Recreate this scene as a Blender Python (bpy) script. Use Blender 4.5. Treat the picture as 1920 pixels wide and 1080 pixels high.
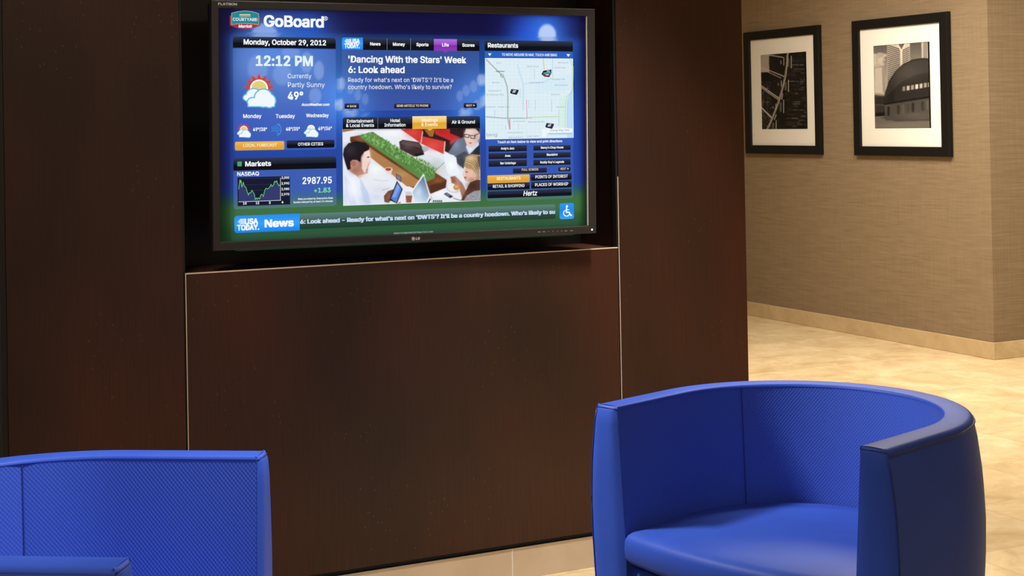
import bpy, bmesh, math, random
from mathutils import Vector, Matrix
random.seed(7)
for o in list(bpy.data.objects): bpy.data.objects.remove(o)
SC = bpy.context.scene
COL = SC.collection

# ------------------------------------------------------------------ camera
F_PX, YAW, PITCH, ROLL, PP_Y = 2862.9, 0.4565, 0.0083, -0.0184, 204.6
CAM = Vector((0.0, -4.2034, 1.4))
cy_, sy_ = math.cos(YAW), math.sin(YAW)
FW = Vector((sy_*math.cos(PITCH), cy_*math.cos(PITCH), math.sin(PITCH)))
R0 = Vector((cy_, -sy_, 0)); U0 = R0.cross(FW)
RT = R0*math.cos(ROLL)+U0*math.sin(ROLL); UP = -R0*math.sin(ROLL)+U0*math.cos(ROLL)
cd = bpy.data.cameras.new('camera'); co = bpy.data.objects.new('camera', cd); COL.objects.link(co)
m = Matrix.Identity(4)
for i in range(3):
    m[i][0], m[i][1], m[i][2], m[i][3] = RT[i], UP[i], -FW[i], CAM[i]
co.matrix_world = m
cd.sensor_width = 36; cd.lens = F_PX*36/1920; cd.shift_y = -(540-PP_Y)/1920; cd.clip_end = 60
SC.camera = co

# ------------------------------------------------------------------ world, exposure, lamps
w = bpy.data.worlds.new('world'); SC.world = w; w.use_nodes = True
w.node_tree.nodes['Background'].inputs[0].default_value = (1, .93, .84, 1)
w.node_tree.nodes['Background'].inputs[1].default_value = .05
SC.view_settings.view_transform = 'Standard'; SC.view_settings.look = 'None'
SC.view_settings.exposure = 0; SC.view_settings.gamma = 1; SC.view_settings.use_curve_mapping = False
EXPO = 1.0
WARM = (1, .93, .83); NEUT = (1, .96, .90)
def area(name, loc, size, power, color=WARM, target=None, spread=180):
    d = bpy.data.lights.new(name, 'AREA'); d.shape = 'DISK'; d.size = size; d.energy = power; d.color = color
    d.spread = math.radians(spread)
    o = bpy.data.objects.new(name, d); COL.objects.link(o); o.location = loc
    if target: o.rotation_euler = (Vector(target)-Vector(loc)).to_track_quat('-Z', 'Y').to_euler()
    return o
def spot(name, loc, target, power, angle, blend=.6, color=WARM, radius=.05):
    d = bpy.data.lights.new(name, 'SPOT'); d.energy = power; d.color = color; d.spot_size = math.radians(angle)
    d.spot_blend = blend; d.shadow_soft_size = radius
    o = bpy.data.objects.new(name, d); COL.objects.link(o); o.location = loc
    o.rotation_euler = (Vector(target)-Vector(loc)).to_track_quat('-Z', 'Y').to_euler()
    return o
CEIL = 2.75
# unseen soft fills and added chair spots; recessed downlights along the walls
area('lobby_fill', (-1.6, -3.6, CEIL-.03), 1.4, 32, NEUT)  # unseen area light added for soft ambient fill
area('lobby_fill_rear', (2.6, -5.6, CEIL-.03), 1.4, 26, WARM)  # added behind the camera to lift the ambient light
area('corridor_fill', (4.4, .9, CEIL-.03), 1.2, 84, WARM)  # unseen soft fill, brightens the corridor floor and wallpaper
spot('fill_spot_seat', (.30, -.60, CEIL-.03), (2.0, -1.15, .75), 680, 35, .7, NEUT, .22)  # added spot, narrow cone shaped to keep the near arm end dim
spot('fill_spot_chair', (1.25, -2.0, CEIL-.03), (.35, -1.35, .7), 430, 40, .8, NEUT, .15)  # added spot to brighten the left chair's inner back
for _x in (.75, 1.55): spot('downlight_wash', (_x, -.55, CEIL-.03), (_x, -.25, 0), 48, 75, .8, NEUT, .12)
spot('downlight_panel', (2.35, -.55, CEIL-.03), (2.4, -.40, 0), 270, 60, .8, NEUT, .14)
area('downlight_picture', (4.7, 3.0, CEIL-.03), .25, 32, WARM, (5.3, 2.9, 0), 150)
area('downlight_corner', (5.2, 1.7, CEIL-.03), .25, 36, WARM, (5.6, 1.9, 0), 150)
area('return_fill', (7.0, .8, CEIL-.03), .25, 24, WARM, (7.0, 1.2, 0), 150)  # added fill to brighten the return wall, source unseen

# ------------------------------------------------------------------ helpers
def lin(c):
    c = c/255.0
    return c/12.92 if c <= .04045 else ((c+.055)/1.055)**2.4
def L3(c): return (lin(c[0]), lin(c[1]), lin(c[2]))
def tag(o, label=None, cat=None, group=None, kind=None):
    for k, v in (('label', label), ('category', cat), ('group', group), ('kind', kind)):
        if v: o[k] = v
    return o
def empty(name, loc=(0, 0, 0), rz=0):
    o = bpy.data.objects.new(name, None); COL.objects.link(o); o.location = loc; o.rotation_euler = (0, 0, rz)
    o.empty_display_size = .1
    return o
def link(name, bm, mats, parent=None, smooth=False):
    me = bpy.data.meshes.new(name)
    bm.normal_update(); bm.to_mesh(me); bm.free()
    if not isinstance(mats, (list, tuple)): mats = [mats]
    for mm in mats: me.materials.append(mm)
    if smooth:
        for p in me.polygons: p.use_smooth = True
    o = bpy.data.objects.new(name, me); COL.objects.link(o)
    if parent: o.parent = parent
    return o
def box(bm, lo, hi, bevel=0, seg=2):
    g = bmesh.ops.create_cube(bm, size=1)
    vs = g['verts']
    for v in vs:
        v.co = Vector(((lo[i]+hi[i])/2+v.co[i]*(hi[i]-lo[i]) for i in range(3)))
    if bevel:
        es = list({e for v in vs for e in v.link_edges})
        bmesh.ops.bevel(bm, geom=es, offset=bevel, segments=seg, affect='EDGES', profile=.5)
    return bm
def boxes(*bs, bevel=0, seg=2):
    bm = bmesh.new()
    for lo, hi in bs: box(bm, lo, hi, bevel, seg)
    return bm
def grid_faces(bm, rows, closed=False):
    vr = [[bm.verts.new(p) for p in r] for r in rows]
    fs = []
    for i in range(len(vr)-1):
        n = len(vr[i])
        for j in range(n if closed else n-1):
            k = (j+1) % n
            fs.append(bm.faces.new((vr[i][j], vr[i][k], vr[i+1][k], vr[i+1][j])))
    return vr, fs
def tube(bm, pts, r, n=8, caps=True):
    pts = [Vector(p) for p in pts]; rows = []
    up = Vector((0, 0, 1))
    for i, p in enumerate(pts):
        t = (pts[min(i+1, len(pts)-1)]-pts[max(i-1, 0)]).normalized()
        a = t.cross(up)
        if a.length < 1e-3: a = t.cross(Vector((0, 1, 0)))
        a.normalize(); b = a.cross(t)
        rows.append([p+(a*math.cos(k*math.tau/n)+b*math.sin(k*math.tau/n))*r for k in range(n)])
    vr, _ = grid_faces(bm, rows, True)
    if caps: bm.faces.new(vr[0][::-1]); bm.faces.new(vr[-1])
def ray_to(px, py, point, normal):
    r = RT*((px-960)/F_PX)+UP*((PP_Y-py)/F_PX)+FW
    t = (Vector(point)-CAM).dot(normal)/r.dot(normal)
    return CAM+r*t

# ------------------------------------------------------------------ materials
def mat(name, color, rough=.5, metal=0, spec=.5, coat=0):
    mm = bpy.data.materials.new(name); mm.use_nodes = True
    b = mm.node_tree.nodes['Principled BSDF']
    b.inputs['Base Color'].default_value = (*color, 1); b.inputs['Roughness'].default_value = rough
    b.inputs['Metallic'].default_value = metal; b.inputs['Specular IOR Level'].default_value = spec
    b.inputs['Coat Weight'].default_value = coat
    return mm
class N:
    def __init__(s, mm): s.t = mm.node_tree; s.b = s.t.nodes['Principled BSDF']
    def n(s, typ, **kw):
        x = s.t.nodes.new(typ)
        for k, v in kw.items():
            if hasattr(x, k) and not k.startswith('i_'): setattr(x, k, v)
        return x
    def l(s, a, b): s.t.links.new(a, b)
    def coord(s, kind='Object', scale=(1, 1, 1), loc=(0, 0, 0), rot=(0, 0, 0)):
        c = s.n('ShaderNodeTexCoord'); mp = s.n('ShaderNodeMapping')
        mp.inputs['Scale'].default_value = scale; mp.inputs['Location'].default_value = loc; mp.inputs['Rotation'].default_value = rot
        s.l(c.outputs[kind], mp.inputs['Vector']); return mp.outputs['Vector']
    def noise(s, vec, scale=5, detail=4, rough=.55, dist=0):
        x = s.n('ShaderNodeTexNoise'); x.inputs['Scale'].default_value = scale; x.inputs['Detail'].default_value = detail
        x.inputs['Roughness'].default_value = rough; x.inputs['Distortion'].default_value = dist
        s.l(vec, x.inputs['Vector']); return x.outputs['Fac']
    def ramp(s, fac, stops):
        x = s.n('ShaderNodeValToRGB'); e = x.color_ramp.elements
        while len(e) < len(stops): e.new(.5)
        for i, (p, c) in enumerate(stops): e[i].position = p; e[i].color = (*c, 1) if len(c) == 3 else c
        s.l(fac, x.inputs['Fac']); return x.outputs['Color']
    def mix(s, fac, a, b, blend='MIX'):
        x = s.n('ShaderNodeMix'); x.data_type = 'RGBA'; x.blend_type = blend
        for v, k in ((fac, 0), (a, 6), (b, 7)):
            if hasattr(v, 'is_linked'): s.l(v, x.inputs[k])
            else: x.inputs[k].default_value = v if k == 0 else (*v, 1)
        return x.outputs[2]
    def math(s, op, a, b=0):
        x = s.n('ShaderNodeMath'); x.operation = op
        for i, v in enumerate((a, b)):
            if hasattr(v, 'is_linked'): s.l(v, x.inputs[i])
            else: x.inputs[i].default_value = v
        return x.outputs[0]
    def bump(s, h, strength=.2, dist=.001):
        x = s.n('ShaderNodeBump'); x.inputs['Strength'].default_value = strength; x.inputs['Distance'].default_value = dist
        s.l(h, x.inputs['Height']); s.l(x.outputs['Normal'], s.b.inputs['Normal'])

def wood_mat(name, seed=0):
    mm = mat(name, (.05, .018, .009), .34, spec=.38); n = N(mm)
    big = n.noise(n.coord(scale=(1.7, 1.7, .8), loc=(seed, seed*.7, seed*.3)), 1.3, 2, .45)  # broad reddish wood tone, with room reflections also put into the colour
    c = n.ramp(big, [(.32, (.027, .0120, .0070)), (.5, (.046, .0165, .0085)), (.68, (.068, .0205, .0094))])
    g = n.noise(n.coord(scale=(260, 60, 5), loc=(seed*3, 0, 0)), 1.0, 4, .6, .3)
    c = n.mix(.55, c, n.ramp(g, [(.3, (.55, .5, .5)), (.7, (1.25, 1.2, 1.15))]), 'MULTIPLY')
    vo = n.n('ShaderNodeTexVoronoi'); vo.inputs['Scale'].default_value = 1.0
    n.l(n.coord(scale=(75, 75, 34), loc=(seed, 0, seed)), vo.inputs['Vector'])
    spk_zone = n.noise(n.coord(scale=(3, 3, 3), loc=(seed, 4, 2)), 1.2, 2)
    spk = n.math('MULTIPLY', n.math('LESS_THAN', vo.outputs['Distance'], .10), n.math('GREATER_THAN', spk_zone, .56))  # sparse pale specks, kept to noise patches
    c = n.mix(n.math('MULTIPLY', spk, .25), c, (.30, .22, .17))
    n.l(c, n.b.inputs['Base Color'])
    n.l(n.ramp(g, [(.3, (.52,)*3), (.7, (.42,)*3)]), n.b.inputs['Roughness'])
    n.bump(g, .08, .0006)
    return mm
M_WOOD = [wood_mat('dark_walnut_stain_%d' % i, i*2.7) for i in range(4)]
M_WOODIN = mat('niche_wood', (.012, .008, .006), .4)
M_EDGE = mat('pale_wood_edge', (.85, .66, .52), .35)  # pale colour of the thin strips along panel edges and seams
M_GAP = mat('black_gap', (.008, .007, .007), .6)
M_STEEL = mat('steel_strip', (.45, .45, .44), .3, 1)

def marble_mat(name, tile=None, joint=(0, 0), tint=1.0):
    mm = mat(name, (.7, .52, .27), .22, spec=.45); n = N(mm)
    v = n.coord(scale=(1, 1, 1))
    if tile:
        sep = n.n('ShaderNodeSeparateXYZ'); n.l(v, sep.inputs[0])
        cell = []; edge = []
        for k in (0, 1):
            a = n.math('DIVIDE', n.math('SUBTRACT', sep.outputs[k], joint[k]-100*tile), tile)
            cell.append(n.math('FLOOR', a)); fr = n.math('FRACT', a)
            edge.append(n.math('MINIMUM', fr, n.math('SUBTRACT', 1, fr)))
        comb = n.n('ShaderNodeCombineXYZ'); n.l(cell[0], comb.inputs[0]); n.l(cell[1], comb.inputs[1])
        wn = n.n('ShaderNodeTexWhiteNoise'); n.l(comb.outputs[0], wn.inputs['Vector'])
        off = n.n('ShaderNodeVectorMath'); off.operation = 'MULTIPLY_ADD'
        n.l(wn.outputs['Color'], off.inputs[0]); off.inputs[1].default_value = (7, 7, 7); n.l(v, off.inputs[2])
        v = off.outputs[0]
    a = n.noise(v, 2.6, 6, .62, 1.2); b = n.noise(v, 9, 5, .65, .8)
    c = n.ramp(a, [(.28, (.52*tint, .375*tint, .19*tint)), (.5, (.68*tint, .52*tint, .295*tint)), (.72, (.77*tint, .62*tint, .385*tint))])
    c = n.mix(.5, c, n.ramp(b, [(.32, (.80, .75, .66)), (.62, (1.08, 1.08, 1.08))]), 'MULTIPLY')
    if tile:
        c = n.mix(.35, c, n.ramp(wn.outputs['Value'], [(0, (.86, .85, .82)), (1, (1.08, 1.08, 1.1))]), 'MULTIPLY')
        j = n.math('LESS_THAN', n.math('MINIMUM', edge[0], edge[1]), .0022/tile)
        c = n.mix(n.math('MULTIPLY', j, .5), c, (.42, .29, .15))
    n.l(c, n.b.inputs['Base Color'])
    return mm
M_FLOOR = marble_mat('cream_marble_tiles', .457, (5.235, -.02))
M_BASE = marble_mat('cream_marble_skirting', .31, (.05, .02), .85)
M_PLINTH = mat('pale_marble_plinth', (.66, .53, .38), .2); _n = N(M_PLINTH)
_n.l(_n.ramp(_n.noise(_n.coord(), 2.5, 4, .6, 1.0), [(.3, (.64, .50, .36)), (.7, (.76, .62, .47))]), _n.b.inputs['Base Color'])
M_GROUT = mat('pale_grout', (.95, .92, .86), .6)

def grass_mat(name, along):
    mm = mat(name, (.4, .28, .15), .75, spec=.25); n = N(mm)
    sc = (4, 4, 640) ; sv = (520, 520, 3)
    h = n.noise(n.coord(scale=sc), 1, 5, .7); v = n.noise(n.coord(scale=sv), 1, 3, .6); p = n.noise(n.coord(scale=(1.2, 1.2, 8)), 1.5, 3)
    big = n.noise(n.coord(scale=(3, 3, 45)), 1.5, 3, .6)
    c = n.ramp(h, [(.28, (.150, .102, .055)), (.5, (.228, .162, .094)), (.75, (.31, .228, .138))])
    c = n.mix(.5, c, n.ramp(v, [(.3, (.72, .72, .72)), (.7, (1.2, 1.2, 1.18))]), 'MULTIPLY')
    c = n.mix(.5, c, n.ramp(big, [(.3, (.85, .84, .82)), (.7, (1.1, 1.1, 1.1))]), 'MULTIPLY')
    n.l(c, n.b.inputs['Base Color']); n.bump(h, .25, .001)
    return mm
M_PAPER = grass_mat('grasscloth_wallpaper', 'y')
M_PLAIN = mat('warm_white_paint', (.62, .55, .45), .7)
M_CEIL = mat('ceiling_paint', (.78, .74, .68), .8)
M_GREY = mat('grey_paint', (.25, .26, .25), .6)

BLUE = (.030, .082, .47)
def leather_mat(name, color, rough=.52, fine=900):
    mm = mat(name, color, rough, spec=.22); n = N(mm)
    a = n.noise(n.coord(), fine, 2, .5); b = n.noise(n.coord(), 6, 3)
    n.l(n.mix(.5, color, n.ramp(b, [(.3, (.8*1, .8, .85)), (.7, (1.1, 1.1, 1.08))]), 'MULTIPLY'), n.b.inputs['Base Color'])
    n.n('ShaderNodeValue')
    n.bump(a, .06, .0005)
    return mm
M_LEATHER = leather_mat('blue_leather', BLUE)
M_NAVY = leather_mat('navy_cover', (.022, .05, .22), .6)
M_PIPE = mat('navy_piping', (.010, .030, .19), .5)
M_WEAVE = mat('blue_woven_upholstery', BLUE, .55, spec=.4); _n = N(M_WEAVE)
_uv = _n.coord('UV', (1, 1, 1)); _s = _n.n('ShaderNodeSeparateXYZ'); _n.l(_uv, _s.inputs[0])
_pit = math.tau/.0078
_u = _n.math('SINE', _n.math('MULTIPLY', _s.outputs[0], _pit)); _v = _n.math('SINE', _n.math('MULTIPLY', _s.outputs[1], _pit*.85))
_h = _n.math('MULTIPLY', _u, _v)
_n.l(_n.ramp(_n.math('ADD', _n.math('MULTIPLY', _h, .5), .5), [(.15, (.029, .078, .445)), (.85, (.035, .090, .51))]), _n.b.inputs['Base Color'])
_n.bump(_h, .28, .0010)
_n.b.inputs['Sheen Weight'].default_value = .35; _n.b.inputs['Sheen Roughness'].default_value = .4; _n.b.inputs['Sheen Tint'].default_value = (.55, .62, .9, 1)
M_BLACK = mat('black_painted_wood', (.007, .0065, .006), .3, spec=.3)
M_MAT = mat('ivory_mount_board', (.86, .82, .73), .8)
M_BEZEL = mat('dark_grey_plastic', (.030, .027, .025), .36)
M_HOUSE = mat('black_plastic', (.012, .012, .013), .45)
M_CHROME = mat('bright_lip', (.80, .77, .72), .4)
M_WHITE = mat('white_lettering', (.8, .8, .8), .5)

def vcol_mat(name, emit):
    mm = mat(name, (0, 0, 0), .35, spec=.05 if emit else .12); n = N(mm)
    a = n.n('ShaderNodeAttribute'); a.attribute_name = 'Col'
    if emit:
        n.l(a.outputs['Color'], n.b.inputs['Emission Color']); n.b.inputs['Emission Strength'].default_value = emit
        n.b.inputs['Base Color'].default_value = (.004, .004, .005, 1)
    else:
        n.l(a.outputs['Color'], n.b.inputs['Base Color'])
    return mm
M_SCREEN = vcol_mat('lit_screen_picture', EXPO)
M_PRINT = vcol_mat('photo_print', 0)
M_GLASS = bpy.data.materials.new('picture_glass'); M_GLASS.use_nodes = True
_t = M_GLASS.node_tree; _t.nodes.clear()
_o = _t.nodes.new('ShaderNodeOutputMaterial'); _mx = _t.nodes.new('ShaderNodeMixShader'); _tr = _t.nodes.new('ShaderNodeBsdfTransparent')
_gl = _t.nodes.new('ShaderNodeBsdfGlossy'); _gl.inputs['Roughness'].default_value = .03
_fr = _t.nodes.new('ShaderNodeFresnel'); _fr.inputs['IOR'].default_value = 1.12
_t.links.new(_fr.outputs[0], _mx.inputs[0]); _t.links.new(_tr.outputs[0], _mx.inputs[1]); _t.links.new(_gl.outputs[0], _mx.inputs[2]); _t.links.new(_mx.outputs[0], _o.inputs[0])

# ------------------------------------------------------------------ the setting
def struct(name, bm, mm):
    return tag(link(name, bm, mm), kind='structure')
XB, YC, XE, XL0 = 6.2598, 2.391, 2.919, .567
struct('floor', boxes(((-4, -8, -.1), (9.6, 8.1, 0))), M_FLOOR)
struct('ceiling', boxes(((-4.1, -8.1, CEIL), (9.6, 8.1, CEIL+.1))), M_CEIL)
struct('wall_left', boxes(((-4.1, -8.1, 0), (-4, .065, CEIL))), M_PLAIN)
struct('wall_rear', boxes(((-4, -8.1, 0), (9.5, -8, CEIL))), M_PLAIN)
struct('wall_back', boxes(((-4.1, .066, 0), (XL0-.012, .6, CEIL))), M_GREY)
struct('wall_corridor', boxes(((2.3, .62, 0), (XE-.02, 8, CEIL))), M_PLAIN)
struct('wall_far', boxes(((2.3, 8, 0), (XB+.1, 8.1, CEIL))), M_PLAIN)
struct('wall_right', boxes(((XB, YC, 0), (XB+.6, 8, CEIL))), M_PAPER)
struct('wall_return', boxes(((XB+.6, YC, 0), (9.5, YC+.1, CEIL))), M_PAPER)
struct('wall_side', boxes(((9.5, -8, 0), (9.6, YC, CEIL))), M_PLAIN)
BH = .0968
struct('baseboard_right', boxes(((XB-.012, YC-.012, 0), (XB, 8, BH)), bevel=.003), M_BASE)
struct('baseboard_return', boxes(((XB+.0005, YC-.012, 0), (9.5, YC, BH)), bevel=.003), M_BASE)

# ------------------------------------------------------------------ panelled unit with the niche
unit = tag(empty('panelled_unit', ((XL0+XE)/2, .3, 0)), 'dark brown wood panelled unit with a niche holding the screen and a marble plinth', 'wall unit')
UX, UY = (XL0+XE)/2, .3
def upart(name, bm, mm, **k):
    o = link(name, bm, mm, unit, **k); o.matrix_parent_inverse = Matrix.Translation((-UX, -UY, 0)); return o
XLp, XRp = 1.0445, 2.4333; ZB = .1105; ZS = .9977; ND = .25
upart('side_panel', boxes(((XL0+.004, 0, ZB), (XLp-.0035, .60, CEIL-.001)), bevel=.0018), M_WOOD[0])
upart('side_panel', boxes(((XRp+.003, 0, ZB), (XE, .60, CEIL-.001)), bevel=.0018), M_WOOD[1])
upart('front_panel', boxes(((XLp+.0035, 0, ZB), (XRp-.005, .22, ZS-.0035)), bevel=.0015), M_WOOD[2])
upart('head_panel', boxes(((XLp+.002, 0, 2.05), (XRp-.003, .58, CEIL-.001)), bevel=.0018), M_WOOD[3])
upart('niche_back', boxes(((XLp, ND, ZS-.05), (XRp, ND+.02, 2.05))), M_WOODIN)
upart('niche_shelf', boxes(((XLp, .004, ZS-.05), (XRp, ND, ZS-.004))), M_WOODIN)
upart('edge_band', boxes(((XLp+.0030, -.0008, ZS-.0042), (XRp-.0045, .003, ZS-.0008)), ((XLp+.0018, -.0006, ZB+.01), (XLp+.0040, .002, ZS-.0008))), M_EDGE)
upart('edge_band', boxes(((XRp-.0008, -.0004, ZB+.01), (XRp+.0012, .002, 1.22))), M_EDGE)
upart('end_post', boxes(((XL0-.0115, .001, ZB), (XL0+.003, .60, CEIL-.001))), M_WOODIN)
upart('shadow_gap', boxes(((XL0+.004, .012, .0965), (XE-.004, .58, ZB+.01)), ((XLp-.003, .006, ZB), (XLp+.003, .03, CEIL-.01)), ((XRp-.004, .006, ZB), (XRp+.0025, .03, CEIL-.01))), M_GAP)
upart('metal_strip', boxes(((XL0+.004, .0005, .0945), (XE-.004, .02, .0970))), M_STEEL)
xs = [XL0, 1.13, 2.0385, XE]
for a, b in zip(xs[:-1], xs[1:]):
    tag(upart('plinth_tile', boxes(((a+.0012, .002, 0), (b-.0012, .05, .0945)), bevel=.0008), M_PLINTH), 'pale marble skirting tile')
upart('plinth_grout', boxes(((XL0+.01, .0021, .001), (XE-.01, .045, .094))), M_GROUT)

# ------------------------------------------------------------------ drawing canvas (coloured flat shapes on a real surface)
_fonts = {}
import os
try:
    _ft = bpy.data.fonts.load(os.path.join(bpy.utils.system_resource('DATAFILES', path='fonts'), 'Inter.woff2'))   # the grotesque that ships with Blender
except Exception:
    _ft = None
_fc = bpy.data.curves.new('lettering_source', 'FONT'); _fo = bpy.data.objects.new('lettering_source', _fc); COL.objects.link(_fo)
def glyphs(s, bold=0, shear=0, space=1.0):
    key = (s, bold, shear, space)
    if key in _fonts: return _fonts[key]
    _fc.font = _ft or _fc.font; _fc.body = s; _fc.offset = bold; _fc.shear = shear; _fc.size = 1; _fc.resolution_u = 3; _fc.space_character = space
    dg = bpy.context.evaluated_depsgraph_get(); dg.update()
    me = bpy.data.meshes.new_from_object(_fo.evaluated_get(dg))
    vs = [(v.co.x, v.co.y) for v in me.vertices]; fs = [tuple(p.vertices) for p in me.polygons]
    bpy.data.meshes.remove(me)
    _fonts[key] = (vs, fs); return vs, fs
CAPH = max(v[1] for v in glyphs('H')[0])

class Canvas:
    """shapes in a plane: local x right, z up, facing -y; to(px,py) reads a spot of the photographed surface"""
    STEP = .0002
    def __init__(s, matrix, y0=0):
        s.M = matrix; s.inv = matrix.inverted(); s.n = (matrix.to_3x3() @ Vector((0, -1, 0))); s.y0 = y0
        s.pt = matrix @ Vector((0, y0, 0)); s.reset()
    def reset(s): s.V = []; s.F = []; s.C = []
    def to(s, px, py):
        p = s.inv @ ray_to(px, py, s.pt, s.n); return p.x, p.z
    def add(s, pts, cols, layer):
        b = len(s.V)
        s.V += [(x, s.y0-layer*s.STEP, z) for x, z in pts]
        s.F.append(tuple(range(b, b+len(pts))))
        if not isinstance(cols[0], (list, tuple)): cols = [cols]*len(pts)
        s.C.append([L3(c) for c in cols])
    def poly(s, pp, col, layer=2, cv=None):
        pts = [s.to(*(cv(*p) if cv else p)) for p in pp]
        s.add(pts, col, layer)
    def disc(s, px, py, rx, ry, col, layer=3, n=20, cv=None):
        s.poly([(px+rx*math.cos(k*math.tau/n), py+ry*math.sin(k*math.tau/n)) for k in range(n)], col, layer, cv)
    def ring(s, px, py, r, wd, col, layer=3, n=20, a0=0, a1=360, cv=None):
        for k in range(n):
            t0, t1 = (math.radians(a0+(a1-a0)*q/n) for q in (k, k+1))
            s.poly([(px+rr*math.cos(t), py+rr*math.sin(t)) for rr, t in ((r-wd/2, t0), (r+wd/2, t0), (r+wd/2, t1), (r-wd/2, t1))], col, layer, cv)
    def line(s, pp, wd, col, layer=3, cv=None):
        for (ax, ay), (bx, by) in zip(pp[:-1], pp[1:]):
            dx, dy = bx-ax, by-ay; l = math.hypot(dx, dy) or 1; ox, oy = -dy/l*wd/2, dx/l*wd/2
            ex, ey = dx/l*wd*.3, dy/l*wd*.3
            s.poly([(ax+ox-ex, ay+oy-ey), (bx+ox+ex, by+oy+ey), (bx-ox+ex, by-oy+ey), (ax-ox-ex, ay-oy-ey)], col, layer, cv)
    def rect(s, tl, br, col, layer=2, r=0, corners='tbTB', grad=None, fn=None, nx=1):
        """upright rectangle; r = corner radius in metres, grad = [(t, colour)], fn(u_local, z_local) -> colour"""
        x0, z1 = s.to(*tl); x1, z0 = s.to(*br)
        s.rect_l(x0, z0, x1, z1, col, layer, r, corners, grad, fn, nx)
    def rect_l(s, x0, z0, x1, z1, col, layer=2, r=0, corners='tbTB', grad=None, fn=None, nx=1):
        h = z1-z0; ts = {0, 1}
        if r:
            for k in range(5):
                d = r*(1-math.cos(k/4*math.pi/2)); ts |= {d/h, 1-d/h}
        if grad: ts |= {g[0] for g in grad}
        if fn: ts |= {k/60 for k in range(61)}
        ts = sorted(t for t in ts if 0 <= t <= 1)
        def ins(t, side):
            d = t*h
            if r and d < r and (('t' if side < 0 else 'T') in corners): return r-math.sqrt(max(0, r*r-(r-d)**2))
            d = (1-t)*h
            if r and d < r and (('b' if side < 0 else 'B') in corners): return r-math.sqrt(max(0, r*r-(r-d)**2))
            return 0
        def colr(t, x):
            if fn: return fn(x, z1-t*h)
            if not grad: return col
            for (a, ca), (b, cb) in zip(grad[:-1], grad[1:]):
                if a <= t <= b:
                    k = (t-a)/((b-a) or 1); return tuple(ca[i]+(cb[i]-ca[i])*k for i in range(3))
            return grad[-1][1]
        for ta, tb in zip(ts[:-1], ts[1:]):
            if tb-ta < 1e-5: continue
            la, lb, ra, rb = x0+ins(ta, -1), x0+ins(tb, -1), x1-ins(ta, 1), x1-ins(tb, 1)
            e = 1e-4
            for k in range(nx):
                A = la+(ra-la)*k/nx; B = la+(ra-la)*(k+1)/nx; Cc = lb+(rb-lb)*(k+1)/nx; D = lb+(rb-lb)*k/nx
                s.add([(D, z1-tb*h), (Cc, z1-tb*h), (B, z1-ta*h), (A, z1-ta*h)],
                      [colr(tb-e, D), colr(tb-e, Cc), colr(ta+e, B), colr(ta+e, A)], layer)
    def text(s, t, xl, xr, yb, cap, col=(245, 248, 250), bold=.02, layer=5, shear=0, space=1.0, upto=None):
        vs, fs = glyphs(t, 0, shear, space)
        x0, z0 = s.to(xl, yb); zt = s.to(xl, yb-cap)[1]; h = zt-z0
        lo, hi = xl, xr
        # right end on the same line of the surface
        yy = yb
        for _ in range(6):
            xx, zz = s.to(xr, yy); yy += (zz-z0)/max(1e-9, abs(s.to(xr, yy-1)[1]-zz))*1.0
        x1 = s.to(xr, yy)[0]
        mn = min(v[0] for v in vs); mx = max(v[0] for v in vs)
        kx = (x1-x0)/(mx-mn); kz = h/CAPH
        b = bold*.85
        for q, (ox, oz) in enumerate([(-1, -.7), (1, -.7), (1, .7), (-1, .7)] if bold > .009 else [(0, 0)]):
            for f in fs:
                s.add([(x0+(vs[i][0]-mn+ox*b)*kx, z0+vs[i][1]*kz+oz*b*kz) for i in f], col, layer+q*.02)
    def build(s, name, mm, parent):
        me = bpy.data.meshes.new(name); me.from_pydata(s.V, [], s.F); me.materials.append(mm)
        at = me.color_attributes.new('Col', 'FLOAT_COLOR', 'CORNER')
        flat = []
        for c in s.C:
            for q in c: flat += [q[0], q[1], q[2], 1.0]
        at.data.foreach_set('color', flat)
        o = bpy.data.objects.new(name, me); COL.objects.link(o); o.parent = parent
        s.reset(); return o

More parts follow.
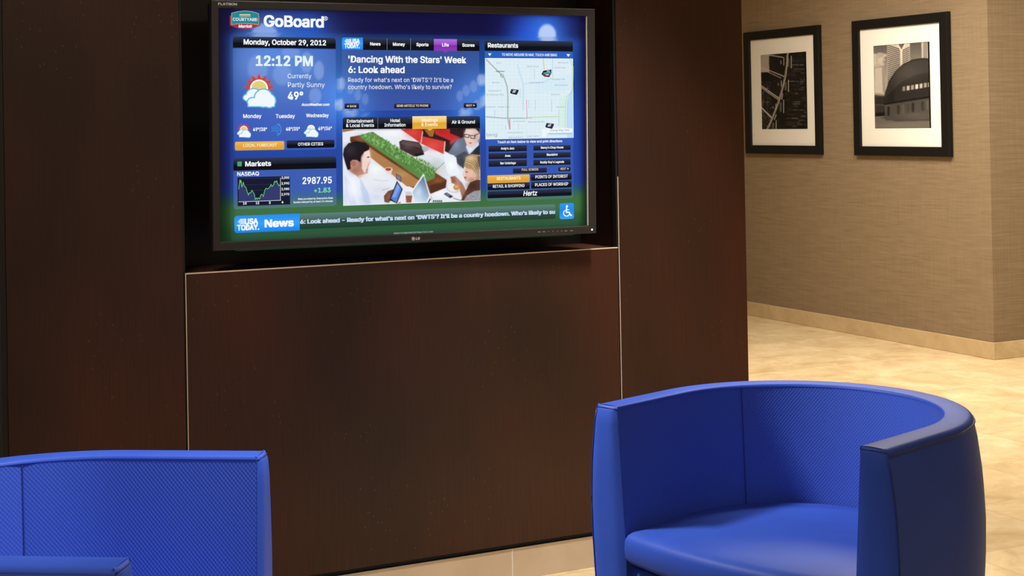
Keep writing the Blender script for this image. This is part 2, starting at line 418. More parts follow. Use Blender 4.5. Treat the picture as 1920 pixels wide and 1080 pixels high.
import numpy as np
class Raster:
    """paints shapes softly into a small picture that becomes the colours of a fine mesh"""
    def __init__(s, x0, y0, x1, y1, k, back):
        s.x0, s.y0, s.k = x0, y0, k; s.w, s.h = int((x1-x0)/k)+1, int((y1-y0)/k)+1
        s.a = np.zeros((s.h, s.w, 3)); s.a[:] = back; s.items = []
    def poly(s, pts, col, layer=2): s.items.append((layer, len(s.items), 0, pts, col))
    def disc(s, x, y, rx, ry, col, layer=3, n=20): s.poly([(x+rx*math.cos(q*math.tau/n), y+ry*math.sin(q*math.tau/n)) for q in range(n)], col, layer)
    def blob(s, x, y, rx, ry, col, alpha, layer=3): s.items.append((layer, len(s.items), 1, (x, y, rx, ry), (col, alpha)))
    def line(s, pp, wd, col, layer=3):
        for (ax, ay), (bx, by) in zip(pp[:-1], pp[1:]):
            dx, dy = bx-ax, by-ay; l = math.hypot(dx, dy) or 1; ox, oy = -dy/l*wd/2, dx/l*wd/2; ex, ey = dx/l*wd*.3, dy/l*wd*.3
            s.poly([(ax+ox-ex, ay+oy-ey), (bx+ox+ex, by+oy+ey), (bx-ox+ex, by-oy+ey), (ax-ox-ex, ay-oy-ey)], col, layer)
    def render(s, blur=1, grain=3, seed=1):
        for layer, _, kind, p, col in sorted(s.items, key=lambda i: (i[0], i[1])):
            if kind == 1:
                x, y, rx, ry = p; bx = (x-2.5*rx, x+2.5*rx, y-2.5*ry, y+2.5*ry)
            else: bx = (min(q[0] for q in p), max(q[0] for q in p), min(q[1] for q in p), max(q[1] for q in p))
            i0, i1 = max(0, int((bx[0]-s.x0)/s.k)), min(s.w, int((bx[1]-s.x0)/s.k)+2); j0, j1 = max(0, int((bx[2]-s.y0)/s.k)), min(s.h, int((bx[3]-s.y0)/s.k)+2)
            if i0 >= i1 or j0 >= j1: continue
            X, Y = np.meshgrid(s.x0+(np.arange(i0, i1)+.5)*s.k, s.y0+(np.arange(j0, j1)+.5)*s.k)
            v = s.a[j0:j1, i0:i1]
            if kind == 1:
                m = (col[1]*np.exp(-((X-x)/rx)**2-((Y-y)/ry)**2))[..., None]; v[:] = v*(1-m)+np.array(col[0])*m; continue
            m = np.zeros(X.shape, bool)
            for (ax, ay), (bx_, by_) in zip(p, p[1:]+p[:1]):
                if ay == by_: continue
                c = (ay > Y) != (by_ > Y); m ^= c & (X < (bx_-ax)*(Y-ay)/(by_-ay)+ax)
            if isinstance(col[0], (tuple, list)):
                c0, c1, pa, pb = col; dx, dy = pb[0]-pa[0], pb[1]-pa[1]
                t = np.clip(((X-pa[0])*dx+(Y-pa[1])*dy)/(dx*dx+dy*dy), 0, 1)[..., None]; v[m] = (np.array(c0)*(1-t)+np.array(c1)*t)[m]
            else: v[m] = col
        s.a += np.random.default_rng(seed).normal(0, grain, s.a.shape[:2])[..., None]
        for _ in range(blur):
            for ax in (0, 1): s.a = (np.roll(s.a, 1, ax)+2*s.a+np.roll(s.a, -1, ax))/4
        s.a = np.clip(s.a, 0, 255); return s
    def at(s, x, y):
        i = min(max((x-s.x0)/s.k-.5, 0), s.w-1.001); j = min(max((y-s.y0)/s.k-.5, 0), s.h-1.001); a, b = int(i), int(j); u, v = i-a, j-b
        return tuple(s.a[b, a]*(1-u)*(1-v)+s.a[b, a+1]*u*(1-v)+s.a[b+1, a]*(1-u)*v+s.a[b+1, a+1]*u*v)
def paint(c, ras, q, cvt, nx, nz, layer):
    """lay a raster on the canvas between the four corners q (tl, tr, br, bl)"""
    pt = [[None]*(nz+1) for _ in range(nx+1)]; cl = [[None]*(nz+1) for _ in range(nx+1)]
    for i in range(nx+1):
        for j in range(nz+1):
            u, v = i/nx, j/nz
            x = (q[0][0]*(1-u)+q[1][0]*u)*(1-v)+(q[3][0]*(1-u)+q[2][0]*u)*v; y = (q[0][1]*(1-u)+q[1][1]*u)*(1-v)+(q[3][1]*(1-u)+q[2][1]*u)*v
            pt[i][j] = c.to(*cvt(x, y)); cl[i][j] = ras.at(x, y)
    for i in range(nx):
        for j in range(nz):
            c.add([pt[i][j+1], pt[i+1][j+1], pt[i+1][j], pt[i][j]], [cl[i][j+1], cl[i+1][j+1], cl[i+1][j], cl[i][j]], layer)

# ------------------------------------------------------------------ touch screen display
SW, SH = 1.1628, .6543
TI, YA, RO = .0139, -.0199, -.0064
_R = Vector((math.cos(YA), math.sin(YA), 0)); _Nn = Vector((math.sin(YA), -math.cos(YA), 0))
_U2 = Vector((0, 0, 1))*math.cos(TI)+_Nn*math.sin(TI)
_Rr = _R*math.cos(RO)+_U2*math.sin(RO); _Ur = -_R*math.sin(RO)+_U2*math.cos(RO); _Bk = -_Rr.cross(_Ur)
TVM = Matrix.Identity(4)
for i in range(3): TVM[i][0], TVM[i][1], TVM[i][2], TVM[i][3] = _Rr[i], _Bk[i], _Ur[i], (1.726, -.0213, 1.4021)[i]
tv = tag(empty('touch_screen_display'), 'large flat screen with blue weather, news and map page in the wood niche', 'screen')
tv.matrix_world = TVM
hx, hz = SW/2, SH/2; bx0, bx1, bz0, bz1 = -.6015, .6085, -.3505, .3495; BF = -.009
bz = bmesh.new()
def frame_ring(bm, outer, inner, yf, yb, bev):
    """picture-frame ring: outer/inner = (x0,z0,x1,z1), front at yf, back at yb with rounded edges"""
    def loop(rc, y, g=0): x0, z0, x1, z1 = rc; return [(x0+g, y, z0+g), (x1-g, y, z0+g), (x1-g, y, z1-g), (x0+g, y, z1-g)]
    rows = [loop(outer, yb), loop(outer, yf+bev), loop(outer, yf+bev*.3, bev*.3), loop(outer, yf, bev), loop(inner, yf, -bev), loop(inner, yf+bev*.3, -bev*.3), loop(inner, yf+bev), loop(inner, yb)]
    grid_faces(bm, [list(r) for r in rows], True)
frame_ring(bz, (bx0, bz0, bx1, bz1), (-hx+.001, -hz+.001, hx-.001, hz-.001), BF, .012, .003)
link('bezel', bz, M_BEZEL, tv)
bm = boxes(((bx0+.004, .0125, bz0+.004), (bx1-.004, .055, bz1-.004)), bevel=.006); box(bm, (-.42, .0555, -.25), (.42, .10, .25), .01)
link('housing', bm, M_HOUSE, tv)
for q in (-1, 1): link('wall_bracket', boxes(((q*.225-.025, .1005, -.2), (q*.225+.025, .258, .2))), M_HOUSE, tv)
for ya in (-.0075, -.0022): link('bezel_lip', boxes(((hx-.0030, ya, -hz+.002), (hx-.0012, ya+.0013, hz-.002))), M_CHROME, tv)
cv = Canvas(TVM, 0)
def ss(a, b, x):
    t = max(0, min(1, (x-a)/(b-a))); return t*t*(3-2*t)
def lerp(a, b, k): return tuple(a[i]+(b[i]-a[i])*k for i in range(3))
GLOW = []; BOK = []
def _uv(px, py): x, z = cv.to(px, py); return x, z
PXM = SW/692.0
for px, py, r, c, a in [(640, 180, 42, (60, 140, 245), .9), (900, 178, 48, (60, 140, 245), .9), (1020, 66, 55, (60, 130, 250), .95), (985, 72, 40, (40, 90, 230), .6),
                        (545, 115, 85, (105, 155, 235), .75), (500, 70, 40, (70, 130, 240), .8), (575, 62, 40, (30, 90, 210), .7), (470, 120, 40, (110, 150, 225), .5), (660, 205, 40, (60, 130, 240), .7), (880, 205, 40, (60, 130, 240), .7)]:
    x, z = _uv(px, py); GLOW.append((x, z, r*PXM, c, a))
for px, py, rx, ry, a in [(483, 128, 17, 22, .3), (529, 140, 16, 18, .3), (575, 117, 11, 18, .38), (598, 132, 9, 16, .45), (591, 180, 11, 14, .4), (545, 98, 16, 10, .3), (640, 157, 7, 11, .8), (636, 196, 8, 12, .85), (657, 167, 6, 9, .4), (671, 178, 6, 10, .4), (685, 186, 6, 10, .35),
                          (649, 210, 6, 6, .7), (665, 213, 6, 8, .6), (680, 214, 5, 7, .5), (903, 150, 9, 12, .8), (888, 162, 7, 11, .45), (874, 170, 7, 10, .4), (862, 180, 6, 10, .4), (907, 187, 8, 11, .85), (894, 198, 7, 10, .5), (867, 211, 6, 8, .7), (880, 210, 6, 8, .6),
                          (496, 64, 22, 18, .55), (1026, 65, 18, 19, .95)]:
    x, z = _uv(px, py); BOK.append((x, z, rx*PXM, ry*PXM, a))
def bg(x, z):
    u = x/SW+.5; v = .5-z/SH
    c = (16, 14, 62)
    c = lerp(c, (20, 55, 130), ss(.08, .14, v)); c = lerp(c, (30, 64, 164), ss(.25, .5, v)); c = lerp(c, (32, 66, 162), ss(.62, .74, v))
    c = lerp(c, (40, 90, 95), ss(.78, .83, v)*.8); c = lerp(c, (62, 112, 52), ss(.81, .87, v)); c = lerp(c, (42, 86, 44), ss(.9, .97, v))
    for gx, gz, r, gc, a in GLOW:
        d2 = ((x-gx)**2+(z-gz)**2)/(r*r)
        if d2 < 6: c = lerp(c, gc, a*math.exp(-d2*1.1))
    for gx, gz, rx, ry, a in BOK:
        d = math.hypot((x-gx)/rx, (z-gz)/ry)
        if d < 1.25: c = lerp(c, (190, 208, 248), a*(1-ss(.8, 1.2, d)))
    e = ss(0, .05, u)*ss(0, .03, 1-u)*ss(-.02, .02, v)*ss(-.04, .03, 1-v)
    dk = (14, 10, 42) if v < .75 else lerp((14, 10, 42), (12, 32, 16), ss(.75, .85, v))
    return lerp(dk, c, .12+.88*e)
# the lit picture itself
NXG, NZG = 380, 214
gx = [-hx+SW*i/NXG for i in range(NXG+1)]; gz = [-hz+SH*j/NZG for j in range(NZG+1)]
gc = [[bg(x, z) for z in gz] for x in gx]
for i in range(NXG):
    for j in range(NZG):
        cv.add([(gx[i], gz[j]), (gx[i+1], gz[j]), (gx[i+1], gz[j+1]), (gx[i], gz[j+1])], [gc[i][j], gc[i+1][j], gc[i+1][j+1], gc[i][j+1]], 0)
screen = cv.build('screen', M_SCREEN, tv)
def tint(col, k):
    return lambda x, z: lerp(bg(x, z), col, k)
BAR = [(0, (48, 58, 82)), (.25, (34, 42, 62)), (.52, (20, 24, 38)), (.56, (8, 9, 16)), (1, (10, 11, 20))]
BTN = [(0, (40, 48, 80)), (.5, (26, 30, 54)), (.55, (6, 8, 18)), (1, (10, 12, 26))]
SML = [(0, (46, 50, 74)), (.5, (30, 34, 54)), (1, (12, 14, 28))]
ORG = [(0, (238, 186, 88)), (.5, (226, 168, 62)), (1, (220, 158, 50))]
W = (246, 250, 252)
# outer container and title
x0, z1 = cv.to(430, 60); x1, z0 = cv.to(1082, 441)
cv.rect_l(x0, z0, x1, z1, None, .6, .02, fn=tint((62, 100, 140), .15), nx=60)
cv.text('GoBoard', 495.6, 606, 49.2, 20, W, .035)
cv.ring(610.4, 34.6, 3.6, .8, W, 5); cv.text('R', 608.9, 612.2, 36.6, 4.2, W, .01)
cv.build('title', M_SCREEN, screen)
# hotel sign
def A(x, y): return 400+x/6.75, y/6.75
cv.poly([(208, 198), (232, 196), (575, 200), (592, 215), (592, 325), (520, 352), (400, 370), (290, 352), (208, 322)], (168, 48, 72), 2, A)
cv.poly([(228, 165), (300, 145), (400, 134), (500, 145), (576, 172), (576, 318), (500, 306), (400, 300), (300, 303), (228, 315)], (205, 190, 120), 3, A)
cv.poly([(233, 169), (300, 150), (400, 139), (500, 150), (571, 176), (571, 312), (500, 300), (400, 295), (300, 298), (233, 309)], (32, 136, 146), 4, A)
for k in range(5): cv.ring(345+k*27, 195, 13, 8, (225, 205, 130), 5, 10, 180, 360, A); cv.ring(345+k*27, 198, 10, 5, (235, 235, 220), 5, 10, 180, 360, A)
cv.line([(330, 210), (468, 210)], 5, (225, 205, 130), 5, A)
cv.text('COURTYARD', 436.6, 482.2, 38.8, 5.6, W, .012); cv.text('Marriott', 447.3, 472.4, 51.6, 5.2, W, .03, shear=.15)
cv.build('hotel_sign', M_SCREEN, screen)
# weather panel
def B(x, y): return 400+x/6.75, 150+y/6.75
cv.rect((436.5, 91), (630.5, 279.5), None, 1, .008, 'bB', fn=tint((120, 150, 225), .30), nx=70)
cv.rect((436.5, 68.5), (629.5, 91.5), None, 2, .008, 'tT', grad=BAR)
cv.text('Monday, October 29, 2012', 457, 610.8, 83.2, 9.4, W, .03)
cv.text('12:12 PM', 480.4, 585.6, 122.9, 18.2, (226, 242, 248), .035)
cv.text('Currently', 539.3, 583.7, 146.7, 8.4, W, .004); cv.text('Partly Sunny', 539.7, 608.6, 163.3, 8.9, W, .004)
cv.text('49\u00b0', 540, 567.7, 186.4, 14, W, .03); cv.text('AccuWeather.com', 565.2, 617.5, 198.4, 4.6, W, .035, shear=.2)
for t, a, b, y, c in [('Monday', 456, 489.8, 221.2, 6.9), ('Tuesday', 517, 552.6, 221.2, 6.9), ('Wednesday', 574, 615.9, 219.8, 6.6)]: cv.text(t, a, b, y, c, W, .022)
for t, a, b, y in [('49\u00b0/38\u00b0', 474.4, 500.4, 245.7), ('48\u00b0/35\u00b0', 536, 561.8, 244.9), ('49\u00b0/36\u00b0', 596.6, 621.9, 244)]: cv.text(t, a, b, y, 6.2, W, .025)
cv.rect((440.5, 266), (533, 280.5), None, 2, .004, grad=ORG); cv.rect((537.5, 263.5), (627, 276.5), None, 2, .004, grad=BTN)
cv.text('LOCAL FORECAST', 456, 519, 275.3, 5.4, (252, 238, 205), .02); cv.text('OTHER CITIES', 558.8, 605.6, 273.1, 5.3, W, .02)
cv.build('weather_panel', M_SCREEN, screen)
def sun_cloud(cx, cy, k, rays=True, sun=(228, 206, 120)):
    if rays:
        n = 13; pp = []
        for i in range(n*2):
            a = -math.pi/2+i*math.pi/n; r = (29 if i % 2 == 0 else 19)*k; pp.append((cx+r*math.cos(a), cy+r*math.sin(a)*.98))
        cv.poly(pp, (214, 66, 40), 3)
    cv.disc(cx, cy, 17*k, 17*k, (250, 250, 240), 4); cv.disc(cx, cy, 14*k, 14*k, sun, 5)
    for i, (g, c) in enumerate(((1.0, (92, 186, 236)), (0, (240, 247, 253)))):
        for dx, dy, rx, ry in ((-20, 17, 9, 6), (-10, 12, 13, 11)): cv.disc(cx+dx*k, cy+dy*k, rx*k+g*2.2*k, ry*k+g*2.2*k, c, 6+i)
        cv.poly([(cx-28*k-g, cy+(20+g*2)*k), (cx-6*k, cy+(20+g*2)*k), (cx-6*k, cy+10*k), (cx-20*k, cy+12*k)], c, 6+i)
    for i, (g, c) in enumerate(((1.0, (92, 186, 236)), (0, (240, 247, 253)))):
        for dx, dy, rx, ry in ((-12, 25, 9, 7), (8, 18, 16, 16), (19, 23, 11, 12)): cv.disc(cx+dx*k, cy+dy*k, rx*k+g*2.4*k, ry*k+g*2.4*k-(.01 if g else 0), c, 8+i)
        cv.poly([(cx-(20+g*2)*k, cy+(26)*k), (cx-(20+g*2)*k, cy+(33+g*2)*k), (cx+(28+g*2)*k, cy+(33+g*2)*k), (cx+(29+g*2)*k, cy+24*k), (cx+10*k, cy+14*k)], c, 8+i)
sun_cloud(485.5, 166, 1.0); cv.build('weather_icon', M_SCREEN, screen)
sun_cloud(457, 243, .42); cv.build('weather_icon', M_SCREEN, screen)
sun_cloud(583, 241.5, .44, False, (235, 240, 225)); cv.build('weather_icon', M_SCREEN, screen)
for k in range(4): cv.line([(509, 238+k*2.6), (519+k % 2*3, 238+k*2.4)], 1.0, (60, 140, 225), 3)
for k in range(16):
    a = math.radians(-75+k*10); cv.disc(518+9*math.cos(a), 243+11*math.sin(a), .7, .7, (110, 180, 240), 3, 6)
cv.line([(516, 236), (524, 233), (521, 240), (526, 243), (520, 246), (523, 252), (517, 249)], .9, (60, 140, 225), 3)
cv.build('weather_icon', M_SCREEN, screen)
# markets panel
def Cc(x, y): return 400+x/6.75, 290+y/6.75
cv.rect((437.5, 316.5), (631, 386), None, 1, .008, 'bB', fn=tint((110, 140, 205), .36), nx=70)
cv.rect((437.5, 297), (630.5, 315.5), None, 2, .008, 'tT', grad=BAR)
cv.rect((444.9, 303), (453.3, 311.8), (66, 164, 112), 3)
cv.text('Markets', 460, 507.7, 311.8, 8.8, W, .03); cv.text('NASDAQ', 444.9, 485.2, 329.8, 7, W, .022)
cv.rect((445.2, 332.6), (544, 383.2), (20, 24, 48), 2)
ln = [(320, 435), (335, 318), (345, 355), (350, 325), (360, 410), (378, 348), (390, 395), (412, 415), (430, 480), (445, 512), (455, 480), (470, 487), (488, 450), (500, 470), (518, 500), (530, 570), (545, 545), (555, 565), (570, 545), (585, 562), (600, 510), (615, 500), (632, 530), (650, 450), (665, 425), (685, 435), (710, 415), (730, 375), (740, 405), (760, 385), (775, 335), (790, 350), (800, 328), (812, 365), (830, 395), (840, 380)]
cv.poly(ln+[(843, 575), (320, 595)], (50, 58, 108), 3, Cc)
for y in (305, 385, 455): cv.line([(320, y), (845, y-12)], 3, (60, 68, 92), 3.3, Cc)
cv.line(ln, 6, (110, 220, 120), 4, Cc); cv.line([(848, 290), (848, 580)], 4.5, W, 5, Cc); cv.line([(318, 597), (852, 577)], 4.5, W, 5, Cc)
for t, y in (('3,000', 335.3), ('2,990', 346), ('2,980', 356.5), ('2,970', 366.4)): cv.text(t, 527.7, 542, y, 4.1, W, .02)
for t, a, b, y in (('10', 455.6, 462, 383.5), ('12', 479.6, 485.6, 382.7), ('2', 504.2, 507.2, 382), ('4', 528, 531, 381)): cv.text(t, a, b, y, 4.1, W, .025)
cv.text('2987.95', 567.4, 621.5, 344.9, 12, W, .025); cv.text('+1.83', 588.9, 619.3, 361.2, 8.6, (128, 232, 140), .02)
cv.text('Data provided by Interactive Data', 559, 624, 374.8, 3.4, W, .015); cv.text('Quotes delayed by at least 15 minutes', 550, 624, 380.9, 3.4, W, .015)
cv.build('market_panel', M_SCREEN, screen)
# news ticker
GRN = [(0, (96, 128, 124)), (.4, (70, 104, 98)), (.52, (42, 74, 62)), (1, (30, 62, 44))]
cv.rect((561.5, 400.8), (1041.5, 410), None, 1.5, .006, 'TB', grad=GRN)
for d, c in ((0, (205, 220, 236)), (1.1, (150, 172, 205))):
    cv.text("6: Look ahead - Ready for what's next on 'DWTS'? It'll be a country hoedown. Who's likely to su", 563+d, 1039.5+d, 419.6, 7.6, c, .03, layer=3-d*.5)
NB = [(0, (38, 140, 240)), (.5, (52, 160, 250)), (1, (20, 130, 235))]
cv.rect((439.3, 404.8), (562, 432.0), None, 2, .008, 'tb', grad=NB)
cv.text('News', 497, 549.6, 425.8, 13.5, W, .045)
cv.text('USA', 459.5, 483, 420.3, 9.8, W, .05); cv.text('TODAY.', 445.2, 485.2, 432, 9.8, W, .05)
for k in range(5): cv.line([(450-(2-abs(k-2))*2, 411.3+k*2.1), (459.5, 410.6+k*2.1)], 1.3, W, 5)
cv.text('WWW.FOURWINDSINTERACTIVE.COM', 738, 811.3, 439.1, 3, (175, 196, 192), .006)
cv.build('news_ticker', M_SCREEN, screen)
# access icon
cv.rect((1049, 381.5), (1076, 410), None, 2, .006, grad=[(0, (40, 150, 245)), (.5, (20, 135, 240)), (1, (60, 165, 250))])
cv.disc(1062.8, 386.8, 2.1, 2.3, W, 4); cv.line([(1062.2, 389.5), (1061.6, 398), (1067, 398), (1069.5, 404), (1071.5, 403.2)], 2.3, W, 4); cv.line([(1062, 393.2), (1066.5, 393.2)], 1.7, W, 4)
cv.ring(1062, 399.5, 5.6, 1.7, W, 4, 24, 20, 250)
cv.build('access_icon', M_SCREEN, screen)
# news panel
def D(x, y): return 630+x/6.75, 60+y/6.75
cv.rect((641, 93), (899, 206), None, 1, .001, fn=tint((96, 116, 178), .42), nx=90)
cv.rect((680.4, 71), (898.9, 95.8), None, 2, .006, 'T', grad=BAR)
for x in (725.6, 769.6): cv.line([(x, 72), (x, 94)], .8, (120, 130, 155), 3)
cv.rect((813.3, 73), (856.7, 95.7), None, 3, 0, grad=[(0, (176, 112, 222)), (.45, (152, 76, 196)), (.55, (130, 46, 172)), (1, (142, 58, 184))]); cv.poly([(829, 95.2), (841, 95.4), (835, 99)], (142, 58, 184), 3)
for t, a, b, y in (('News', 694, 713, 85.1), ('Money', 736.7, 758.9, 85.7), ('Sports', 780.7, 803, 86.3), ('Life', 829, 841, 87), ('Scores', 866.7, 889.3, 87.3)): cv.text(t, a, b, y, 5.8, W, .03)
cv.text("'Dancing With the Stars' Week", 653.4, 873.4, 116.8, 12, W, .028); cv.text('6: Look ahead', 653.4, 758, 136.4, 12, W, .028)
cv.text("Ready for what's next on 'DWTS'? It'll be a", 652.7, 849.3, 153.7, 8.1, W, .008); cv.text("country hoedown. Who's likely to survive?", 652.7, 846.7, 167.1, 8.1, W, .008)
PCH = (240, 208, 172)
cv.rect((646, 194), (673, 203.8), None, 2, .002, grad=SML); cv.text('BACK', 656, 668, 201, 3.8, PCH, .02); cv.poly([(650, 199.2), (653.4, 197.2), (653.4, 201.2)], PCH, 4)
cv.rect((738.9, 194.4), (807.5, 202.6), None, 2, .002, grad=SML); cv.text('SEND ARTICLE TO PHONE', 743.6, 802.9, 200.4, 4.1, PCH, .02)
cv.rect((869.3, 193.3), (894.1, 202), None, 2, .002, grad=SML); cv.text('NEXT', 874, 885, 199.7, 3.8, PCH, .02); cv.poly([(890.5, 197.6), (887.3, 195.8), (887.3, 199.5)], PCH, 4)
cv.build('news_panel', M_SCREEN, screen)
cv.rect((641.1, 70.1), (680.4, 93.2), None, 2.5, .005, 't', grad=NB)
cv.text('USA', 657, 674, 81.2, 8, W, .05); cv.text('TODAY.', 646, 674, 89.9, 8, W, .05)
for k in range(5): cv.line([(648.6-(2-abs(k-2))*1.2, 74+k*1.7), (657, 74+k*1.7)], 1.1, W, 5)
cv.build('newspaper_sign', M_SCREEN, screen)
# meetings photograph with its tab row
def E(x, y): return 635+x/6, 210+y/6
cv.rect((642.5, 220.2), (900, 242), None, 2, .006, 'tT', grad=BAR); cv.line([(708.3, 220), (708.3, 241)], .8, (110, 120, 150), 3)
cv.rect((773, 218), (837.2, 241.4), None, 3, 0, grad=[(0, (252, 226, 160)), (.45, (242, 192, 92)), (.55, (226, 164, 44)), (1, (232, 174, 62))])
cv.poly([(799, 241), (812.5, 240.8), (805.8, 245.4)], (232, 174, 62), 6)
for t, a, b, y in (('Entertainment', 650.5, 699.7, 230), ('& Local Events', 648.8, 701, 238.2), ('Hotel', 732, 750, 228.9), ('Information', 720.8, 760, 237.4), ('Air & Ground', 847, 890, 231.8)): cv.text(t, a, b, y, 5.9, W, .02)
for t, a, b, y in (('Meetings', 790.3, 820.3, 228.2), ('& Events', 790, 820, 236.4)): cv.text(t, a, b, y, 5.9, (255, 246, 225), .02)
cv.build('tab_row', M_SCREEN, screen)
ras = Raster(36, 170, 1604, 1064, 3, (232, 236, 243)); P = ras.poly
P([(44, 195), (1590, 181), (1595, 998), (50, 1054)], (232, 236, 243), 2)
P([(44, 197), (210, 196), (44, 228)], (176, 108, 66), 2.3)
P([(700, 190), (1590, 181), (1592, 560), (1320, 500), (1190, 440), (1150, 460), (925, 355)], (44, 30, 30), 2.4)
P([(955, 188), (1085, 187), (1060, 278), (1020, 275)], (168, 104, 44), 2.6)
for pp, c in (([(715, 191), (945, 189), (947, 215), (925, 352), (700, 195)], (205, 52, 48)), ([(945, 275), (1195, 330), (1185, 478), (1150, 460), (925, 355)], (212, 60, 54)), ([(1080, 188), (1250, 184), (1255, 322), (1085, 250)], (200, 44, 44)), ([(1255, 240), (1370, 288), (1250, 370)], (196, 40, 42))): P(pp, c, 2.8)
P([(940, 215), (950, 222), (930, 352), (920, 350)], (240, 200, 195), 3); P([(1190, 330), (1202, 333), (1190, 480), (1178, 474)], (240, 205, 200), 3)
P([(130, 280), (235, 262), (380, 222), (1215, 765), (1205, 852), (1040, 918), (760, 832), (520, 640), (130, 330)], (112, 64, 38), 3)
P([(340, 395), (900, 770), (868, 842), (760, 832), (345, 500)], (178, 126, 78), 3.2); P([(130, 285), (330, 395), (330, 420), (130, 335)], (92, 52, 36), 3.2)
P([(1020, 832), (1215, 766), (1205, 852), (1036, 920)], (84, 48, 30), 3.3)
P([(228, 262), (375, 226), (1085, 665), (1080, 742), (1000, 780), (905, 745), (250, 295)], (92, 140, 72), 3.5)
rg = random.Random(3)
for k in range(620):
    a = rg.random(); b = rg.random()
    x = 240+a*770+b*130; y = 268+a*470+(-38+b*0)*b-a*b*60
    h = rg.uniform(18, 40); c = rg.choice([(120, 178, 92), (70, 118, 54), (150, 200, 120), (58, 100, 48), (100, 155, 78), (176, 206, 140)])
    P([(x-5, y+8), (x+5, y+8), (x+rg.uniform(-14, 10), y-h*.6)], c, 3.6+k % 4*.1)
P([(680, 335), (720, 312), (900, 340), (945, 400), (962, 480), (870, 502), (830, 490), (692, 420)], (62, 44, 47), 4); P([(700, 345), (720, 325), (890, 350), (925, 400), (700, 360)], (92, 72, 74), 4.2); P([(850, 470), (950, 455), (955, 478), (868, 498)], (32, 24, 28), 4.2)
P([(930, 380), (1000, 395), (1020, 420), (965, 455), (940, 420)], (176, 180, 190), 4.1)
P([(850, 508), (1000, 470), (1190, 540), (1095, 645), (1040, 630)], (224, 229, 238), 2.7); ras.line([(1190, 565), (1105, 645), (1040, 625)], 5, (110, 115, 125), 3.8)
# seated man on the left
P([(48, 560), (100, 655), (180, 700), (240, 745), (330, 900), (520, 930), (525, 1020), (330, 1036), (50, 1054)], (226, 233, 248), 4); P([(60, 700), (140, 800), (200, 1040), (130, 1048), (80, 900)], (206, 216, 238), 4.2); P([(240, 745), (330, 900), (360, 1030), (300, 1036), (250, 880)], (200, 211, 236), 4.2)
P([(345, 420), (352, 480), (362, 560), (345, 580), (330, 622), (325, 690), (280, 708), (240, 748), (175, 700), (108, 655), (130, 560), (200, 520), (270, 440)], (196, 148, 128), 4.4)
P([(345, 425), (355, 480), (360, 560), (335, 580), (320, 625), (295, 690), (262, 640), (262, 520), (290, 450)], (238, 212, 202), 4.5); P([(300, 690), (325, 688), (280, 708), (240, 748), (215, 720)], (226, 196, 184), 4.55)
P([(48, 480), (60, 410), (110, 350), (200, 328), (300, 345), (345, 388), (342, 424), (285, 450), (252, 500), (245, 570), (205, 540), (150, 540), (130, 560), (135, 640), (100, 652), (78, 590)], (30, 25, 31), 4.7)
P([(132, 562), (150, 540), (195, 560), (190, 605), (160, 615), (140, 595)], (172, 112, 96), 4.9); P([(325, 640), (302, 650), (322, 654)], (160, 80, 76), 4.9); P([(318, 505), (345, 500), (345, 512), (320, 516)], (70, 50, 50), 4.9)
P([(508, 945), (555, 890), (618, 868), (600, 980), (560, 1022), (515, 1012)], (112, 72, 58), 5)
P([(655, 775), (720, 868), (655, 1030), (570, 990)], (26, 26, 36), 5.1); P([(658, 796), (708, 868), (648, 1022), (586, 976)], (84, 128, 216), 5.3); P([(660, 800), (690, 845), (640, 960), (600, 960)], (130, 160, 232), 5.4); P([(670, 1015), (700, 1008), (695, 1028), (665, 1032)], (206, 140, 112), 5.4)
ras.disc(560, 645, 46, 24, (236, 232, 228), 4); P([(516, 650), (604, 650), (590, 700), (545, 690)], (226, 220, 214), 3.9); ras.disc(558, 645, 34, 17, (196, 56, 44), 4.2, 18)
P([(645, 690), (706, 728), (706, 792), (645, 752)], (84, 78, 88), 4); P([(655, 705), (696, 730), (696, 775), (655, 748)], (130, 124, 134), 4.2); ras.line([(400, 760), (500, 778), (560, 765)], 5, (190, 196, 204), 3); ras.line([(490, 880), (570, 855)], 5, (160, 160, 160), 3)
P([(752, 935), (830, 935), (815, 1020), (760, 1020)], (150, 88, 62), 5); P([(748, 852), (790, 835), (834, 852), (830, 942), (754, 940)], (238, 238, 240), 5.1); P([(750, 895), (832, 895), (830, 942), (754, 940)], (208, 206, 210), 5.2)
P([(955, 690), (1035, 945), (1000, 1022), (850, 1020), (815, 895)], (240, 243, 248), 5.3); P([(955, 718), (1018, 940), (985, 1014), (855, 1012), (828, 900)], ((84, 112, 152), (206, 226, 242), (990, 730), (840, 980)), 5.5); ras.blob(900, 900, 40, 70, (215, 232, 246), .7, 5.6); P([(1035, 925), (1060, 985), (1000, 1022)], (200, 206, 216), 4.6)
for k in range(5): P([(1065+k*22, 992), (1078+k*22, 992), (1068+k*22, 1014), (1055+k*22, 1014)], (34, 36, 42), 4.5)
P([(1025, 975), (1035, 980), (1012, 1020), (1000, 1020)], (30, 32, 38), 5.6)
P([(1180, 922), (1215, 905), (1290, 950), (1255, 970)], (52, 56, 66), 4.5); P([(1195, 922), (1215, 912), (1258, 938), (1238, 948)], (120, 128, 140), 4.6); ras.line([(1288, 968), (1385, 1000)], 5, (60, 60, 66), 4.5)
ras.disc(1300, 850, 88, 62, (206, 211, 219), 4); ras.disc(1300, 843, 78, 50, (236, 238, 242), 4.1); ras.disc(1325, 848, 36, 32, (204, 138, 66), 4.4, 16); ras.disc(1328, 838, 24, 16, (228, 178, 100), 4.5, 16)
